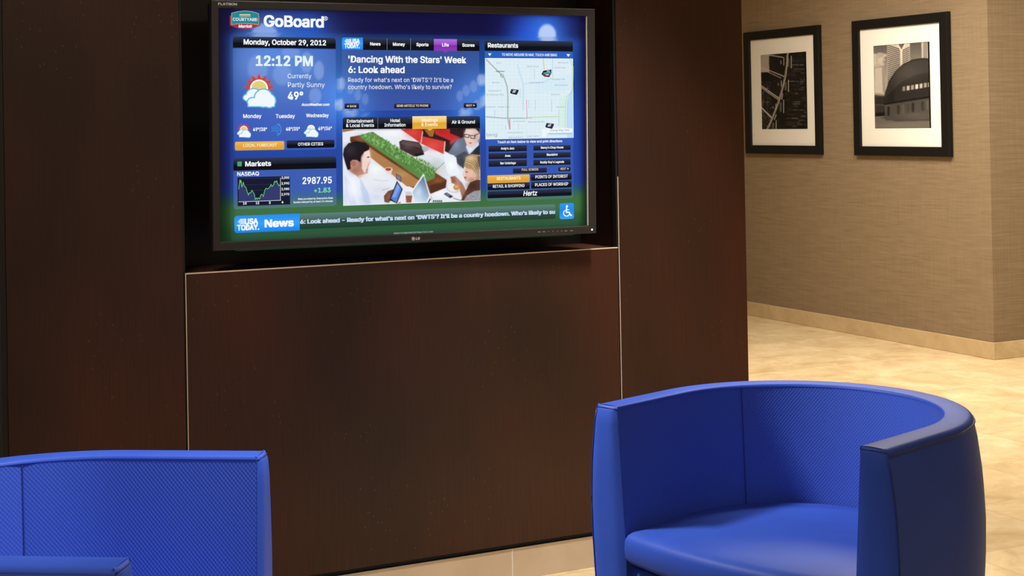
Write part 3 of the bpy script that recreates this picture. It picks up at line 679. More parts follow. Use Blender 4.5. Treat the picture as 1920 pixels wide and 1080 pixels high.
# man in the grey jumper and the woman on the right
P([(1225, 465), (1290, 370), (1335, 308), (1405, 283), (1592, 290), (1593, 520), (1480, 480), (1420, 570), (1405, 640), (1330, 575), (1300, 490)], (106, 114, 134), 4); P([(1310, 500), (1420, 440), (1470, 480), (1420, 570), (1405, 640), (1335, 580)], (72, 76, 90), 4.1); P([(1592, 330), (1592, 490), (1470, 478)], (40, 42, 52), 4.2)
P([(1428, 390), (1445, 370), (1490, 400), (1540, 360), (1575, 330), (1580, 370), (1470, 476)], (206, 217, 238), 4.3)
P([(1408, 182), (1560, 181), (1590, 225), (1585, 290), (1545, 365), (1492, 402), (1440, 372), (1412, 290)], (230, 200, 186), 4.5); P([(1530, 181), (1590, 181), (1590, 245), (1572, 222)], (58, 42, 38), 4.7); P([(1404, 182), (1430, 182), (1418, 240)], (70, 52, 46), 4.7)
for gx_, gy_ in ((1442, 268), (1506, 280)): ras.line([(gx_-26, gy_-18), (gx_+26, gy_-12), (gx_+20, gy_+20), (gx_-20, gy_+14), (gx_-26, gy_-18)], 7, (30, 28, 32), 4.9)
ras.line([(1530, 262), (1585, 240)], 6, (30, 28, 32), 4.9); P([(1462, 342), (1505, 346), (1478, 360)], (176, 86, 84), 4.9)
P([(1190, 442), (1322, 510), (1332, 590), (1362, 690), (1300, 722), (1225, 690), (1188, 540)], (236, 241, 249), 4.4)
P([(1430, 505), (1500, 474), (1592, 484), (1593, 750), (1540, 770), (1520, 690), (1440, 640), (1408, 600)], (178, 140, 98), 4.6)
for k in range(7): ras.line([(1425+k*6, 560-k*9), (1500+k*6, 590-k*10), (1555+k*4, 680-k*12), (1568+k*3, 750-k*4)], 7, (226, 202, 160) if k % 2 == 0 else (130, 98, 66), 4.8)
P([(1560, 500), (1592, 495), (1593, 650), (1575, 600)], (96, 72, 52), 5)
P([(1408, 645), (1440, 632), (1505, 650), (1550, 705), (1545, 765), (1480, 792), (1420, 772), (1392, 705)], (224, 178, 158), 5); P([(1408, 650), (1425, 645), (1420, 765), (1395, 710)], (240, 208, 192), 5.1); P([(1410, 725), (1445, 738), (1418, 752)], (168, 70, 66), 5.2); P([(1425, 665), (1455, 675), (1450, 684), (1425, 676)], (90, 60, 54), 5.2)
P([(1255, 728), (1310, 718), (1390, 800), (1432, 882), (1392, 985), (1352, 835), (1270, 800)], (176, 122, 98), 5.1); P([(1260, 735), (1300, 728), (1320, 790), (1275, 795)], (150, 100, 80), 5.2)
P([(1478, 792), (1545, 765), (1593, 760), (1593, 880), (1510, 900), (1405, 1000), (1376, 990), (1432, 882)], (88, 54, 40), 5.3); P([(1405, 1002), (1440, 940), (1520, 890), (1594, 880), (1595, 998)], (150, 150, 156), 5.5)
for k in range(40): ras.disc(1450+rg.random()*140, 925+rg.random()*65, 5, 4, rg.choice([(190, 190, 196), (110, 110, 118)]), 5.7, 6)
# soft modelling of light in the photograph
for x, y, rx, ry, c, a, l in [(250, 600, 60, 90, (150, 104, 88), .55, 4.46), (330, 480, 30, 60, (250, 232, 226), .6, 4.6), (300, 640, 30, 40, (244, 214, 204), .5, 4.6), (130, 430, 70, 60, (62, 54, 60), .6, 4.75), (180, 660, 50, 40, (140, 96, 82), .6, 4.5),
    (150, 850, 70, 140, (250, 251, 255), .8, 4.3), (300, 980, 60, 60, (190, 202, 230), .7, 4.3), (430, 960, 60, 40, (206, 214, 234), .7, 4.3), (70, 960, 40, 90, (205, 214, 236), .7, 4.3),
    (420, 640, 90, 60, (250, 251, 253), .9, 2.2), (480, 870, 110, 50, (212, 216, 224), .6, 2.2), (600, 240, 130, 40, (248, 249, 252), .8, 2.2), (1100, 560, 60, 50, (206, 212, 224), .6, 2.8), (1180, 700, 80, 60, (214, 219, 228), .6, 2.2), (1150, 920, 80, 40, (246, 247, 250), .8, 2.2),
    (250, 300, 60, 40, (150, 96, 60), .6, 3.1), (1000, 700, 90, 60, (138, 82, 50), .6, 3.1), (1120, 770, 60, 30, (150, 92, 58), .7, 3.35), (600, 560, 120, 40, (84, 46, 28), .5, 3.1), (700, 700, 90, 40, (206, 160, 110), .5, 3.25),
    (830, 230, 70, 60, (226, 84, 74), .6, 2.9), (1060, 380, 80, 50, (232, 92, 84), .6, 2.9), (1170, 220, 50, 30, (170, 30, 32), .6, 2.9), (780, 380, 60, 40, (110, 92, 94), .6, 4.3),
    (1320, 370, 50, 60, (150, 160, 182), .6, 4.15), (1380, 560, 50, 50, (52, 56, 70), .7, 4.15), (1460, 250, 40, 60, (248, 226, 216), .6, 4.6), (1545, 280, 25, 50, (190, 150, 134), .7, 4.6), (1480, 420, 30, 40, (232, 240, 252), .6, 4.4),
    (1470, 690, 50, 40, (240, 200, 182), .6, 5.15), (1500, 760, 40, 20, (180, 130, 112), .7, 5.15), (1480, 520, 50, 30, (236, 214, 172), .6, 4.9), (1560, 600, 25, 60, (120, 88, 60), .6, 4.9), (1500, 830, 60, 40, (62, 38, 30), .7, 5.4), (1420, 930, 30, 40, (120, 78, 56), .6, 5.4), (1340, 820, 20, 60, (206, 156, 130), .5, 5.3),
    (1270, 600, 40, 60, (250, 252, 255), .9, 4.5), (560, 960, 30, 50, (150, 104, 84), .6, 5.05), (900, 620, 300, 60, (70, 112, 54), .25, 4.0)]: ras.blob(x, y, rx, ry, c, a, l)
ras.render(2, 4, 3)
paint(cv, ras, [(42, 195), (1590, 181), (1595, 1000), (50, 1055)], E, 310, 172, 2)
cv.build('meeting_picture', M_SCREEN, screen)
# map panel
def Fm(x, y): return 900+x/5.4, 65+y/5.4
def G(x, y): return 900+x/8.31, 255+y/8.31
cv.rect((908.7, 75.2), (1074, 96.6), None, 2, .006, 'tT', grad=BAR); cv.text('Restaurants', 914.8, 971, 88.8, 8.2, W, .028)
cv.rect((908.7, 96), (1074, 109.2), (40, 96, 196), 2); cv.text('TO MOVE AROUND IN MAP, TOUCH AND DRAG', 940.7, 1044, 104.6, 4.7, W, .015)
for x, y in ((918, 102.4), (1065.4, 103.9)): cv.poly([(x-3.5, y-2.3), (x+3.5, y-2.3), (x, y+2.6)], W, 4)
cv.build('map_header', M_SCREEN, screen)
MQ = lambda pp, c, l=3: cv.poly(pp, c, l, Fm)
ML = lambda pp, wd, c, l=3.5: cv.line(pp, wd, c, l, Fm)
MQ([(50, 236), (941, 242), (948, 1044), (55, 1060)], (222, 238, 246), 2)
MQ([(935, 560), (944, 560), (948, 1044), (880, 1045), (884, 690), (900, 630)], (190, 222, 246), 3)
MQ([(800, 640), (870, 620), (862, 940), (796, 940)], (214, 240, 232), 2.6); MQ([(560, 480), (940, 400), (940, 560), (560, 600)], (214, 236, 246), 2.4)
for x in range(90, 860, 42): ML([(x, 240), (x+4, 1050)], 2, (206, 224, 234), 2.8)
for y in range(270, 1040, 36): ML([(52, y), (900, y-4)], 2, (206, 224, 234), 2.8)
ML([(380, 310), (430, 480), (440, 520), (436, 760)], 16, (200, 226, 242), 3); ML([(440, 500), (650, 480), (720, 440)], 12, (200, 226, 242), 3)
ML([(60, 250), (125, 315), (200, 390), (245, 440), (275, 530), (282, 640), (280, 840), (300, 955)], 13, (176, 184, 178), 3.3); ML([(283, 700), (282, 860)], 11, (160, 196, 176), 3.4); ML([(300, 860), (302, 955)], 12, (222, 150, 170), 3.5)
ML([(60, 832), (250, 846), (480, 845)], 14, (172, 194, 196), 3.3); ML([(440, 842), (640, 832), (795, 830)], 10, (196, 224, 176), 3.4); ML([(470, 660), (476, 840), (520, 846)], 8, (226, 170, 196), 3.5)
ML([(640, 245), (650, 350)], 11, (232, 204, 160), 3.4); ML([(905, 245), (935, 330), (935, 540), (915, 590), (875, 630), (865, 720), (862, 940)], 5, (176, 206, 160), 3.6); ML([(922, 245), (945, 330), (940, 560), (890, 640), (882, 720), (880, 940)], 3, (160, 200, 150), 3.6)
for x, y0, y1 in ((735, 245, 440), (405, 545, 640), (725, 660, 780), (560, 660, 760), (495, 660, 750), (148, 760, 830), (797, 760, 920), (550, 350, 450), (388, 900, 960), (258, 920, 960)): ML([(x, y0), (x, y1)], 4, (178, 192, 206), 3.7)
for t, x, y, l in (('Ellsworth', 790, 290, 105), ('Grand Ave', 755, 340, 110), ('Wacker Dr', 720, 458, 140), ('New Eastside', 755, 516, 130), ('Lower Wacker Dr', 495, 490, 150), ('W Randolph St', 82, 575, 130), ('W Washington Blvd', 65, 615, 175), ('W Adams St', 55, 738, 100), ('Greek Town', 180, 738, 120), ('Kennedy', 125, 490, 75), ('W Harrison St', 335, 884, 120), ('Roosevelt Rd', 490, 890, 160), ('Wood St', 165, 293, 45), ('River North', 478, 328, 115), ('Millennium Park', 720, 612, 85), ('Lake Shore', 770, 738, 85), ('Driving directions', 282, 998, 150), ('Walking directions', 285, 1046, 150), ('Clear Traffic', 475, 1036, 120)):
    a = Fm(x, y); b = Fm(x+l, y); cv.text(t, a[0], b[0], a[1], 2.5, (126, 148, 172), 0, 4)
cv.ring(*Fm(222, 415), 3, 1, (140, 150, 160), 4); cv.line([Fm(160, 372), Fm(245, 372)], 1.2, (90, 96, 104), 4)
a = Fm(66, 1030); cv.text('bing', a[0], Fm(172, 0)[0], a[1], 6.2, (140, 156, 170), 0, 4)
MQ([(628, 955), (668, 955), (668, 1038), (628, 1038)], (240, 246, 250), 4); MQ([(672, 950), (936, 948), (936, 992), (672, 996)], (242, 247, 250), 4); MQ([(690, 994), (930, 990), (930, 1010), (690, 1012)], (176, 206, 236), 4)
a = Fm(705, 978); cv.text('Change Map View', a[0], Fm(905, 0)[0], a[1], 3.6, (96, 112, 140), 0, 5)
for cx, cy in ((346, 578), (703, 922)):
    MQ([(cx-43, cy+5), (cx-30, cy-28), (cx+43, cy-20), (cx+43, cy-5), (cx+25, cy+32), (cx-38, cy+18)], (24, 30, 46), 5); MQ([(cx-35, cy+2), (cx-24, cy-24), (cx+36, cy-16), (cx+22, cy+16)], (48, 56, 76), 5.4)
    for d in (-9, 6): ML([(cx+d-6, cy+8), (cx+d+6, cy-16)], 7, W, 6)
MQ([(620, 400), (640, 365), (720, 352), (724, 385), (700, 430), (650, 425)], (26, 30, 48), 5); MQ([(640, 385), (718, 372), (716, 392), (640, 398)], (70, 170, 176), 5.4); MQ([(630, 404), (716, 396), (700, 420), (652, 418)], (150, 42, 66), 5.5); ML([(665, 406), (692, 406)], 8, W, 6); MQ([(672, 366), (706, 360), (700, 372), (676, 375)], (190, 200, 210), 6)
cv.build('street_map', M_SCREEN, screen)
cv.rect((911, 261), (1075.6, 371.5), None, 1, .008, 'bB', fn=tint((100, 140, 215), .30), nx=60)
cv.text('Touch an item below to view and print directions', 932.5, 1053.8, 268.6, 4.6, W, .022)
for xa, xb, rows in ((916, 987.8, ((273.7, 283.2), (287.5, 297), (301, 311))), (1000.1, 1069.7, ((273.3, 280.8), (286.5, 294.8), (299.8, 308.6)))):
    for ya, yb in rows: cv.rect((xa, ya), (xb, yb), None, 2, 0, grad=SML)
for t, a, b, y in (("Andy's Jazz", 939, 964, 280.4), ('Avec', 946.7, 957, 294), ('Bar Umbriago', 938, 966.8, 308), ("Benny's Chop House", 1014, 1056, 278.8), ('Blackbird', 1025, 1044.8, 292), ("Buddy Guy's Legends", 1012.9, 1057.3, 306.2)): cv.text(t, a, b, y, 4, W, .028)
cv.rect((961.7, 316), (1025.2, 323.2), None, 2, .002, grad=SML); cv.text('FULL SCREEN', 978.2, 1008.9, 320.2, 4, PCH, .015)
cv.rect((1046.8, 313.4), (1069.7, 320.4), None, 2, .002, grad=SML); cv.text('NEXT', 1050.8, 1061.3, 318.5, 3.9, PCH, .015); cv.poly([(1066.5, 316.3), (1063.6, 314.4), (1063.6, 318.2)], PCH, 4)
cv.rect((913.8, 329), (992.9, 341.6), None, 2, .003, grad=ORG); cv.text('RESTAURANTS', 931.6, 975.6, 337.5, 5.4, (254, 240, 205), .025)
cv.rect((995.3, 326.6), (1071.7, 336.8), None, 2, .003, grad=BTN); cv.text('POINTS OF INTEREST', 1003.7, 1064.3, 334.4, 5.4, W, .015)
cv.rect((914.2, 344), (992.9, 354.6), None, 2, .003, grad=BTN); cv.text('RETAIL & SHOPPING', 924, 983, 352.1, 5.4, W, .015)
cv.rect((995.9, 341), (1071.7, 351.4), None, 2, .003, grad=BTN); cv.text('PLACES OF WORSHIP', 1003.1, 1064.9, 349.2, 5.4, W, .015)
cv.rect((914.2, 358.8), (1071.8, 366.6), None, 2, .003, grad=BTN); cv.text('Hertz', 981.2, 1007, 367, 9, W, .02, shear=.2)
cv.build('restaurant_list', M_SCREEN, screen)
# lettering and controls on the bezel
bl = Canvas(TVM, BF-.0004); GRY = (245, 245, 245)
bl.text('FLATRON', 409.2, 444.1, 9.4, 4.4, GRY, .02, 0)
bl.build('badge', M_PRINT, tv)
bl.disc(774.8, 447.4, 3.3, 3.5, (190, 186, 184), 0, 20); bl.text('LG', 780, 787, 449.4, 4.4, GRY, .03, 0)
bl.build('badge', M_PRINT, tv)
for k, x in enumerate((1011, 1020, 1028.6, 1037, 1045, 1053, 1061, 1071.7)):
    y = 435-(x-1011)*.044; wd = 2.6 if k in (0, 1, 6, 7) else .8
    bl.poly([(x-wd, y-.6), (x+wd, y-.6), (x+wd, y+.6), (x-wd, y+.6)], (150, 148, 146), 0)
bl.build('control_marks', M_PRINT, tv)
M_LED = mat('blue_light', (.1, .2, .9)); M_LED.node_tree.nodes['Principled BSDF'].inputs['Emission Color'].default_value = (.45, .55, 1, 1)
M_LED.node_tree.nodes['Principled BSDF'].inputs['Emission Strength'].default_value = 3
lx, lz = bl.to(1110.2, 430.6); bm = bmesh.new(); bmesh.ops.create_uvsphere(bm, u_segments=12, v_segments=8, radius=.003)
for v in bm.verts: v.co = Vector((v.co.x+lx, v.co.y*.5+BF, v.co.z+lz))
link('power_light', bm, M_LED, tv)
COL.objects.unlink(_fo); bpy.data.objects.remove(_fo)

# ------------------------------------------------------------------ framed photographs
def framed(y0, y1, z0, z1, label, group, op, pr, draw):
    cy, cz = (y0+y1)/2, (z0+z1)/2
    M = Matrix.Translation((XB, cy, cz)) @ Matrix.Rotation(math.radians(-90), 4, 'Z')   # local -y faces -x (the room), local x = -world y
    # local x right (towards the camera), z up, y into the wall
    t = tag(empty('framed_picture'), label, 'picture', group); t.matrix_world = M
    ox0, ox1 = cy-y1, cy-y0
    ix0, ix1, iz0, iz1 = cy-op[1], cy-op[0], op[2]-cz, op[3]-cz
    bm = bmesh.new(); frame_ring(bm, (ox0, z0-cz, ox1, z1-cz), (ix0, iz0, ix1, iz1), -.03, -.001, .004)
    link('frame', bm, M_BLACK, t)
    px0, px1, pz0, pz1 = cy-pr[1], cy-pr[0], pr[2]-cz, pr[3]-cz
    bm = bmesh.new(); frame_ring(bm, (ix0-.01, iz0-.01, ix1+.01, iz1+.01), (px0, pz0, px1, pz1), -.014, -.011, .001)
    link('mount', bm, M_MAT, t)
    link('glass', boxes(((ix0-.008, -.0195, iz0-.008), (ix1+.008, -.0175, iz1+.008))), M_GLASS, t)
    link('backing', boxes(((ix0-.01, -.008, iz0-.01), (ix1+.01, -.002, iz1+.01))), M_BLACK, t)
    c = Canvas(M, -.0095); c.STEP = .00012
    draw(c, px0-.004, px1+.004, pz0-.004, pz1+.004)
    c.build('photo_print', M_PRINT, t)
def g(v): v = 255*(v/255)**1.3; return (v*1.0, v*.945, v*.87)
def draw_bridge(c, x0, x1, z0, z1):
    cvt = lambda x, y: (1390+x/4.153, 40+y/4.153)
    ras = Raster(120, 220, 520, 860, 2, g(46))
    def P(pp, v, l): ras.poly(list(pp), g(v), l)
    def LN(a, b, wd, v, l):
        dx, dy = b[0]-a[0], b[1]-a[1]; n = math.hypot(dx, dy); ox, oy = -dy/n*wd/2, dx/n*wd/2
        P([(a[0]+ox, a[1]+oy), (b[0]+ox, b[1]+oy), (b[0]-ox, b[1]-oy), (a[0]-ox, a[1]-oy)], v, l)
    rg = random.Random(5)
    P([(100, 240), (215, 240), (218, 400), (100, 410)], 186, 1)
    P([(100, 402), (220, 395), (225, 470), (100, 470)], 30, 1.2); P([(100, 455), (228, 465), (232, 860), (100, 860)], 26, 1.4)
    for r in range(24):
        for k in range(9):
            x = 146+k*9.5; y = 470+r*15.5
            P([(x, y), (x+4.5, y), (x+4.5, y+7), (x, y+7)], rg.choice([170, 140, 200, 60]), 2)
    for r in range(38):   # curved dark tower with bands
        y = 255+r*16
        for k in range(9):
            x = 225+k*14
            if x < 340: P([(x, y+(k-4)**2*.9), (x+14, y+(k-3)**2*.9), (x+14, y+(k-3)**2*.9+7), (x, y+(k-4)**2*.9+7)], rg.choice([44, 62, 52, 36, 70]), 1.6)
        x = 340
        while x < 500:
            wd = rg.uniform(14, 60); P([(x, y), (x+wd, y-1), (x+wd, y+8), (x, y+9)], rg.choice([34, 44, 74, 92, 52, 40, 110]), 1.6); x += wd+rg.uniform(3, 12)
    for a, b, wd in (((215, 262), (330, 282), 7), ((135, 262), (225, 266), 4), ((137, 350), (335, 430), 7), ((137, 362), (310, 442), 5), ((137, 490), (295, 600), 9), ((137, 503), (290, 612), 6), ((140, 655), (240, 755), 10)): LN(a, b, wd, 205, 3)
    arc = [(362, 235), (355, 330), (342, 430), (318, 530), (292, 620), (262, 700), (230, 780), (195, 850)]
    for a, b in zip(arc[:-1], arc[1:]): LN(a, b, 14, 200, 4); LN((a[0]-2, a[1]), (b[0]-2, b[1]), 4, 120, 4.5)
    for x, y0, y1 in ((388, 268, 365), (366, 455, 548), (328, 610, 715), (270, 770, 850), (330, 285, 345), (310, 460, 510), (268, 640, 690)): LN((x, y0), (x+1, y1), 6, 205, 5); LN((x-22, y0+20), (x-22, y1-10), 16, 120, 3.5)
    for a, b in (((352, 395), (345, 430)), ((322, 560), (314, 610)), ((272, 725), (256, 768))): LN(a, b, 8, 190, 5)
    for y in range(300, 840, 60): ras.blob(330, y, 26, 40, g(24), .45, 2.5); ras.blob(420, y+20, 40, 14, g(90), .25, 2.5)
    ras.render(1, 5, 5); paint(c, ras, [(132, 260), (490, 235), (505, 845), (138, 845)], cvt, 130, 190, 0)
def draw_dome(c, x0, x1, z0, z1):
    cvt = lambda x, y: (1590+x/3.724, 10+y/3.724)
    ras = Raster(150, 236, 585, 880, 2, g(150))
    def P(pp, v, l): ras.poly(list(pp), g(v), l)
    ras.poly([(140, 230), (600, 230), (600, 640), (140, 640)], (g(108), g(205), (300, 250), (300, 600)), 0)
    rg = random.Random(9)
    for k in range(26):   # cloud
        x, y, r = 170+rg.random()*95, 345+rg.random()*70, rg.uniform(10, 24)
        P([(x+r*1.3*math.cos(a*math.tau/12), y+r*.8*math.sin(a*math.tau/12)) for a in range(12)], 176+rg.random()*34, .3+k*.01)
    P([(188, 440), (255, 430), (262, 610), (192, 612)], 205, 1); P([(235, 432), (255, 430), (262, 610), (244, 611)], 170, 1.2)
    P([(275, 255), (432, 240), (430, 620), (275, 620)], 216, 1.4); P([(335, 262), (400, 255), (372, 315)], 120, 1.6)
    for r in range(24):
        y = 275+r*14; P([(276, y), (365, y+30-r*.3), (365, y+37-r*.3), (276, y+6)], 66, 1.7); P([(378, y+38), (430, y+14), (430, y+20), (378, y+45)], 84, 1.7)
    P([(365, 310), (380, 310), (380, 560), (365, 560)], 225, 1.9); P([(335, 262), (345, 262), (376, 312), (366, 318)], 235, 1.9); P([(400, 255), (410, 254), (380, 316), (372, 312)], 235, 1.9)
    P([(512, 240), (580, 235), (580, 400), (515, 400)], 205, 1.6)
    for x in (528, 538, 549): P([(x, 240), (x+4, 240), (x+4, 400), (x, 400)], 90, 1.8)
    P([(150, 605), (260, 620), (260, 780), (150, 780)], 96, 2); P([(150, 605), (260, 620), (260, 632), (150, 622)], 170, 2.2)
    for k in range(8): P([(172+k*11, 640), (178+k*11, 640), (178+k*11, 690), (172+k*11, 690)], 44, 2.3); P([(172+k*11, 700), (178+k*11, 700), (178+k*11, 750), (172+k*11, 750)], 52, 2.3)
    P([(160, 560), (170, 545), (184, 560), (184, 610), (160, 610)], 60, 2.1); P([(150, 755), (262, 745), (262, 782), (150, 782)], 40, 2.5)
    P([(100, 780), (600, 755), (600, 880), (100, 880)], 128, 2.6); P([(230, 785), (300, 770), (590, 780), (590, 805), (330, 810)], 84, 2.7)
    # big dark round-roofed hall in front of the towers
    dome = [(250, 700), (256, 620), (285, 530), (330, 460), (390, 405), (450, 378), (520, 368), (600, 372), (600, 790), (262, 800)]
    P(dome, 66, 3); P([(262, 640), (292, 540), (337, 470), (395, 414), (455, 388), (520, 378), (600, 384), (600, 470), (480, 480), (380, 530), (300, 610)], 84, 3.2)
    P([(252, 690), (600, 640), (600, 800), (260, 804)], 98, 3.4); P([(252, 684), (600, 628), (600, 642), (252, 696)], 44, 3.6)
    for k in range(9):
        x = 275+k*34; y = 708-k*5; P([(x, y), (x+18, y-2.5), (x+18, y+62), (x, y+64)], 60+(k*37) % 60, 3.7)
    for k in range(7):
        x = 380+k*30; P([(x, 600-k*5), (x+20, 597-k*5), (x+20, 565-k*5), (x, 568-k*5)], 150+(k*53) % 80, 3.7)
    ras.blob(430, 470, 90, 60, g(112), .5, 3.3); ras.blob(300, 620, 30, 90, g(40), .5, 3.3); ras.blob(470, 770, 120, 30, g(135), .4, 3.8); ras.blob(200, 400, 50, 40, g(215), .5, .6); ras.blob(350, 840, 160, 20, g(150), .5, 2.8)
    ras.render(2, 4, 7); paint(c, ras, [(161, 283), (556, 250), (571, 864), (164, 864)], cvt, 150, 190, 0)
framed(3.905, 4.758, 1.146, 2.0, 'black framed photo of a curved cable and dark towers, next to the brown wood unit', None, (3.96, 4.689, 1.205, 1.940), (4.056, 4.576, 1.316, 1.832), draw_bridge)
framed(2.689, 3.562, 1.146, 2.0, 'black framed photo of a dark round building and striped tower, nearer the wall corner', None, (2.758, 3.496, 1.205, 1.940), (2.859, 3.372, 1.316, 1.832), draw_dome)

# ------------------------------------------------------------------ tub armchairs
def armchair(loc, th, R, L, T, H, label):
    t = tag(empty('tub_armchair', loc, th), label, 'armchair', 'blue tub armchairs in front of the panelled unit')
    def path(off, n=40, m=8, ext=0, a0=0, a1=1):
        """points of the plan outline offset outwards, from right arm end round the back to left arm end"""
        rr = R+off; pts = []
        for i in range(m): pts.append((L+ext-(L+ext)*i/m, -rr, 0, -1))
        for i in range(n+1):
            a = -math.pi/2-math.pi*i/n; pts.append((rr*math.cos(a), rr*math.sin(a), math.cos(a), math.sin(a)))
        for i in range(1, m+1): pts.append(((L+ext)*i/m, rr, 0, 1))
        return pts
    def bulge(z):
        ks = [(.06, -.05), (.25, -.008), (.4, .012), (.5, .0185), (.58, .020), (.66, .016), (.74, .006), (.78, -.003)]
        z = z*.78/H
        for (a, b), (c, d) in zip(ks[:-1], ks[1:]):
            if z <= c:
                k = (z-a)/(c-a); return b+(d-b)*(k if not (0) else k)
        return ks[-1][1]
    def tin(z): return T+.018*max(0, min(1, (H-z)/.3))
    def sweep(prof, **k):
        """prof = [(offset, z)]"""
        return [[(x, y, z) for x, y, _, _ in path(o, **k)] for o, z in prof]
    smooth = lambda o: [setattr(p, 'use_smooth', True) for p in o.data.polygons]
    zt = H-.014
    zs = [.06+(zt-.06)*i/22 for i in range(23)]
    bm = bmesh.new(); grid_faces(bm, sweep([(bulge(z), z) for z in zs])[::-1])
    smooth(tag(link('outer_cover', bm, M_LEATHER, t)))
    # rounded top band
    o0, i0 = bulge(zt), -tin(zt); prof = []
    r = .012; ri_ = .005; zi0 = H-.006
    for i in range(6): a = i/5*math.pi/2; prof.append((o0-r*(1-math.cos(a)), zt+.002+r*math.sin(a)))
    for k in (.3, .5, .7): prof.append((o0-r+(i0+ri_-o0+r)*k, H+.0008))
    for i in range(5): a = math.pi/2*(1-i/4); prof.append((i0+ri_*(1-math.cos(a)), zi0+(H-zi0)*math.sin(a)))
    bm = bmesh.new(); grid_faces(bm, sweep(prof)[::-1]); smooth(link('top_band', bm, M_LEATHER, t))
    # inner panels, divided by two seams
    full = path(0); n = len(full); zi = [H-.005, H-.009]+[H-.012-(H-.425)*i/10 for i in range(11)]
    ang = [0]*n; s = 0; arc = [0]
    inn = path(-T)
    for i in range(1, n): s += math.hypot(inn[i][0]-inn[i-1][0], inn[i][1]-inn[i-1][1]); arc.append(s)
    j1 = 8+round(40*(90-57)/180); j2 = 8+40-round(40*(90-57)/180)
    for a, b in ((0, j1), (j1, j2), (j2, n-1)):
        bm = bmesh.new(); uvl = bm.loops.layers.uv.new('UVMap'); rows = []; uvs = {}
        for z in zi:
            pp = path(-tin(z)+(0 if z > H-.006 else .0008)); row = []
            for i in range(a, b+1):
                x, y, nx, ny = pp[i]; dip = .0025 if (i in (j1, j2)) else 0
                row.append((x+nx*dip, y+ny*dip, z))
            rows.append(row)
        vr, fs = grid_faces(bm, rows)
        for k, row in enumerate(vr):
            for q, v in enumerate(row): uvs[v] = (arc[a+q], zi[k])
        for f in fs:
            for lp in f.loops: lp[uvl].uv = uvs[lp.vert]
        bmesh.ops.recalc_face_normals(bm, faces=bm.faces)
        smooth(link('inner_panel', bm, M_WEAVE, t))
    for j in (j1, j2):
        bm = bmesh.new(); tube(bm, [(path(-tin(z)+.0012)[j][0], path(-tin(z)+.0012)[j][1], z) for z in zi[1:]], .0008, 6)
        smooth(link('seam', bm, M_PIPE, t))
    # arm fronts
    for sd in (-1, 1):
        bm = bmesh.new(); rows = []
        zf = [.06+(H-.012-.06)*i/24 for i in range(25)]+[H-.005, H-.001]
        for z in zf:
            row = []; ro, ri = R+bulge(z), R-tin(z)
            top = max(0, (z-(H-.014))/.014)
            for k in range(9):
                q = k/8; e = min(q, 1-q); bow = .010*(1-(1-min(1, e/.28))**2)
                row.append((L-.001+bow*(1-.8*top), sd*(ri+(ro-ri)*q), z))
            rows.append(row)
        rows.append([(L-.004, p[1], H-.0002) for p in rows[-1]])
        grid_faces(bm, rows); bmesh.ops.recalc_face_normals(bm, faces=bm.faces)
        o = link('arm_front', bm, M_LEATHER, t); smooth(o)
    # piping: round the top edge and down each arm front
    bm = bmesh.new()
    tube(bm, [(x, y, zt+.0015) for x, y, _, _ in path(o0+.0006)], .0024, 8)
    for sd in (-1, 1):
        tube(bm, [(L+.0005, sd*(R+bulge(z)-.0005), z) for z in [.06+(zt-.06)*i/30 for i in range(31)]], .0018, 8)
        tube(bm, [(L+.0045*(1-abs(2*k/8-1)**3)+.0008, sd*(R+o0-.001+(i0-o0+.002)*k/8), H-.0065+.002*(1-abs(2*k/8-1)**2)) for k in range(9)], .0009, 6)
    smooth(link('piping', bm, M_PIPE, t))
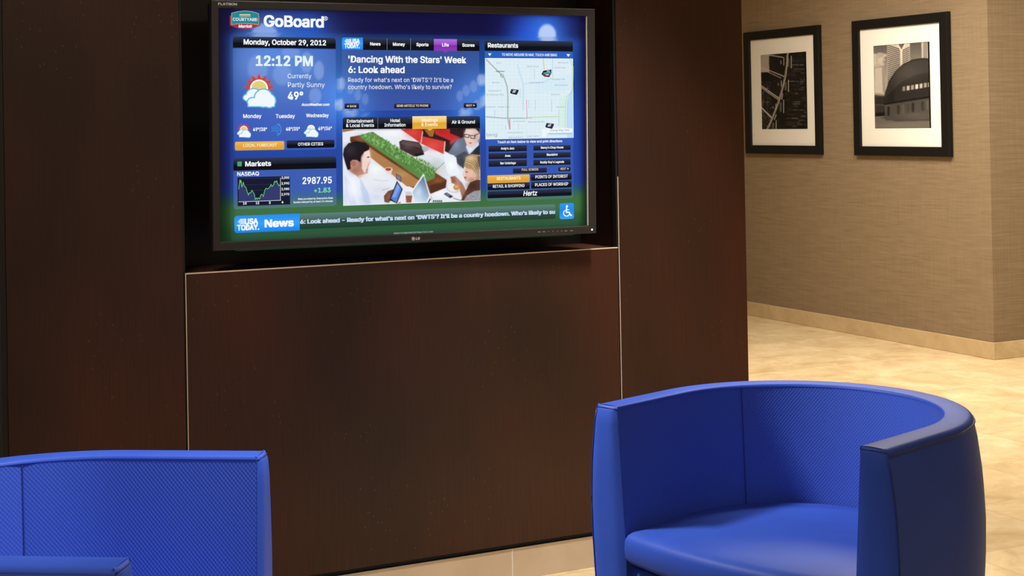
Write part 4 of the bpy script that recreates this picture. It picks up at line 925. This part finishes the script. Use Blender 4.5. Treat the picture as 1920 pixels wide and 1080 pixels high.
    # seat cushion
    def cush(g):
        """plan outline inset by g, bowed front"""
        rr = R-tin(.5)-.001-g; pts = []
        for i in range(33):
            a = -math.pi/2-math.pi*i/32; pts.append((rr*math.cos(a), rr*math.sin(a)))
        fx = L+.012-g
        for i in range(1, 5): pts.append(((fx-.014)*i/4, rr))
        for i in range(1, 5):
            a = i/4*math.pi/2; pts.append((fx-.014+.014*math.sin(a), rr-.014*(1-math.cos(a))))
        w = rr-.014
        for i in range(1, 16): q = i/16; y = w*(1-2*q); pts.append((fx+.036*(1-(y/w)**2), y))
        for i in range(4, -1, -1):
            a = i/4*math.pi/2; pts.append((fx-.014+.014*math.sin(a), -(rr-.014*(1-math.cos(a)))))
        for i in range(3, 0, -1): pts.append(((fx-.014)*i/4, -rr))
        return pts
    z0, z1 = .437*H/.78, .511*H/.78; rows = []
    for z, gg in [(z0, .05), (z0+.004, .02), (z0+.012, .006), (z0+.022, .0), (z1-.030, -.001), (z1-.014, .000), (z1-.005, .004), (z1+.001, .011), (z1+.005, .028), (z1+.007, .08), (z1+.008, .16), (z1+.009, .24)]:
        
        if gg <= .033: rows.append([(x, y, z) for x, y in cush(gg)])
        else:
            k = 1-(gg-.028)/.30; rows.append([(.02+(x-.02)*k, y*k, z) for x, y in cush(.028)])
    bm = bmesh.new(); vr, _ = grid_faces(bm, rows, True); bm.faces.new(vr[0][::-1]); bm.faces.new(vr[-1]); bmesh.ops.recalc_face_normals(bm, faces=bm.faces)
    smooth(link('seat_cushion', bm, M_LEATHER, t))
    # rail below the cushion
    bm = bmesh.new(); rr = R-.05
    rows = [[(L-.02+.028*(1-(q/8-1)**2)+d, -rr+rr*q/8, z) for q in range(17)] for z, d in ((.06, -.03), (.2, -.006), (.34, 0), (.42*H/.78, -.004), (.434*H/.78, -.014), (.436*H/.78, -.06))]
    grid_faces(bm, rows); smooth(link('front_rail', bm, M_LEATHER, t))
    bm = bmesh.new(); bmesh.ops.create_cone(bm, cap_ends=True, segments=40, radius1=.29, radius2=.29, depth=.07)
    for v in bm.verts: v.co.z += .035; v.co.x += .02
    link('base', bm, M_HOUSE, t)
    return t
armchair((1.9607, -1.5471, 0), -2.8198, .364, .2244, .0600, .78, 'blue leather tub armchair with its seat cushion and curved inner back in view')
armchair((.4240, -1.5404, 0), -.5708, .3898, .2669, .0590, .78, 'blue leather tub armchair cut off by the left edge of the photo')
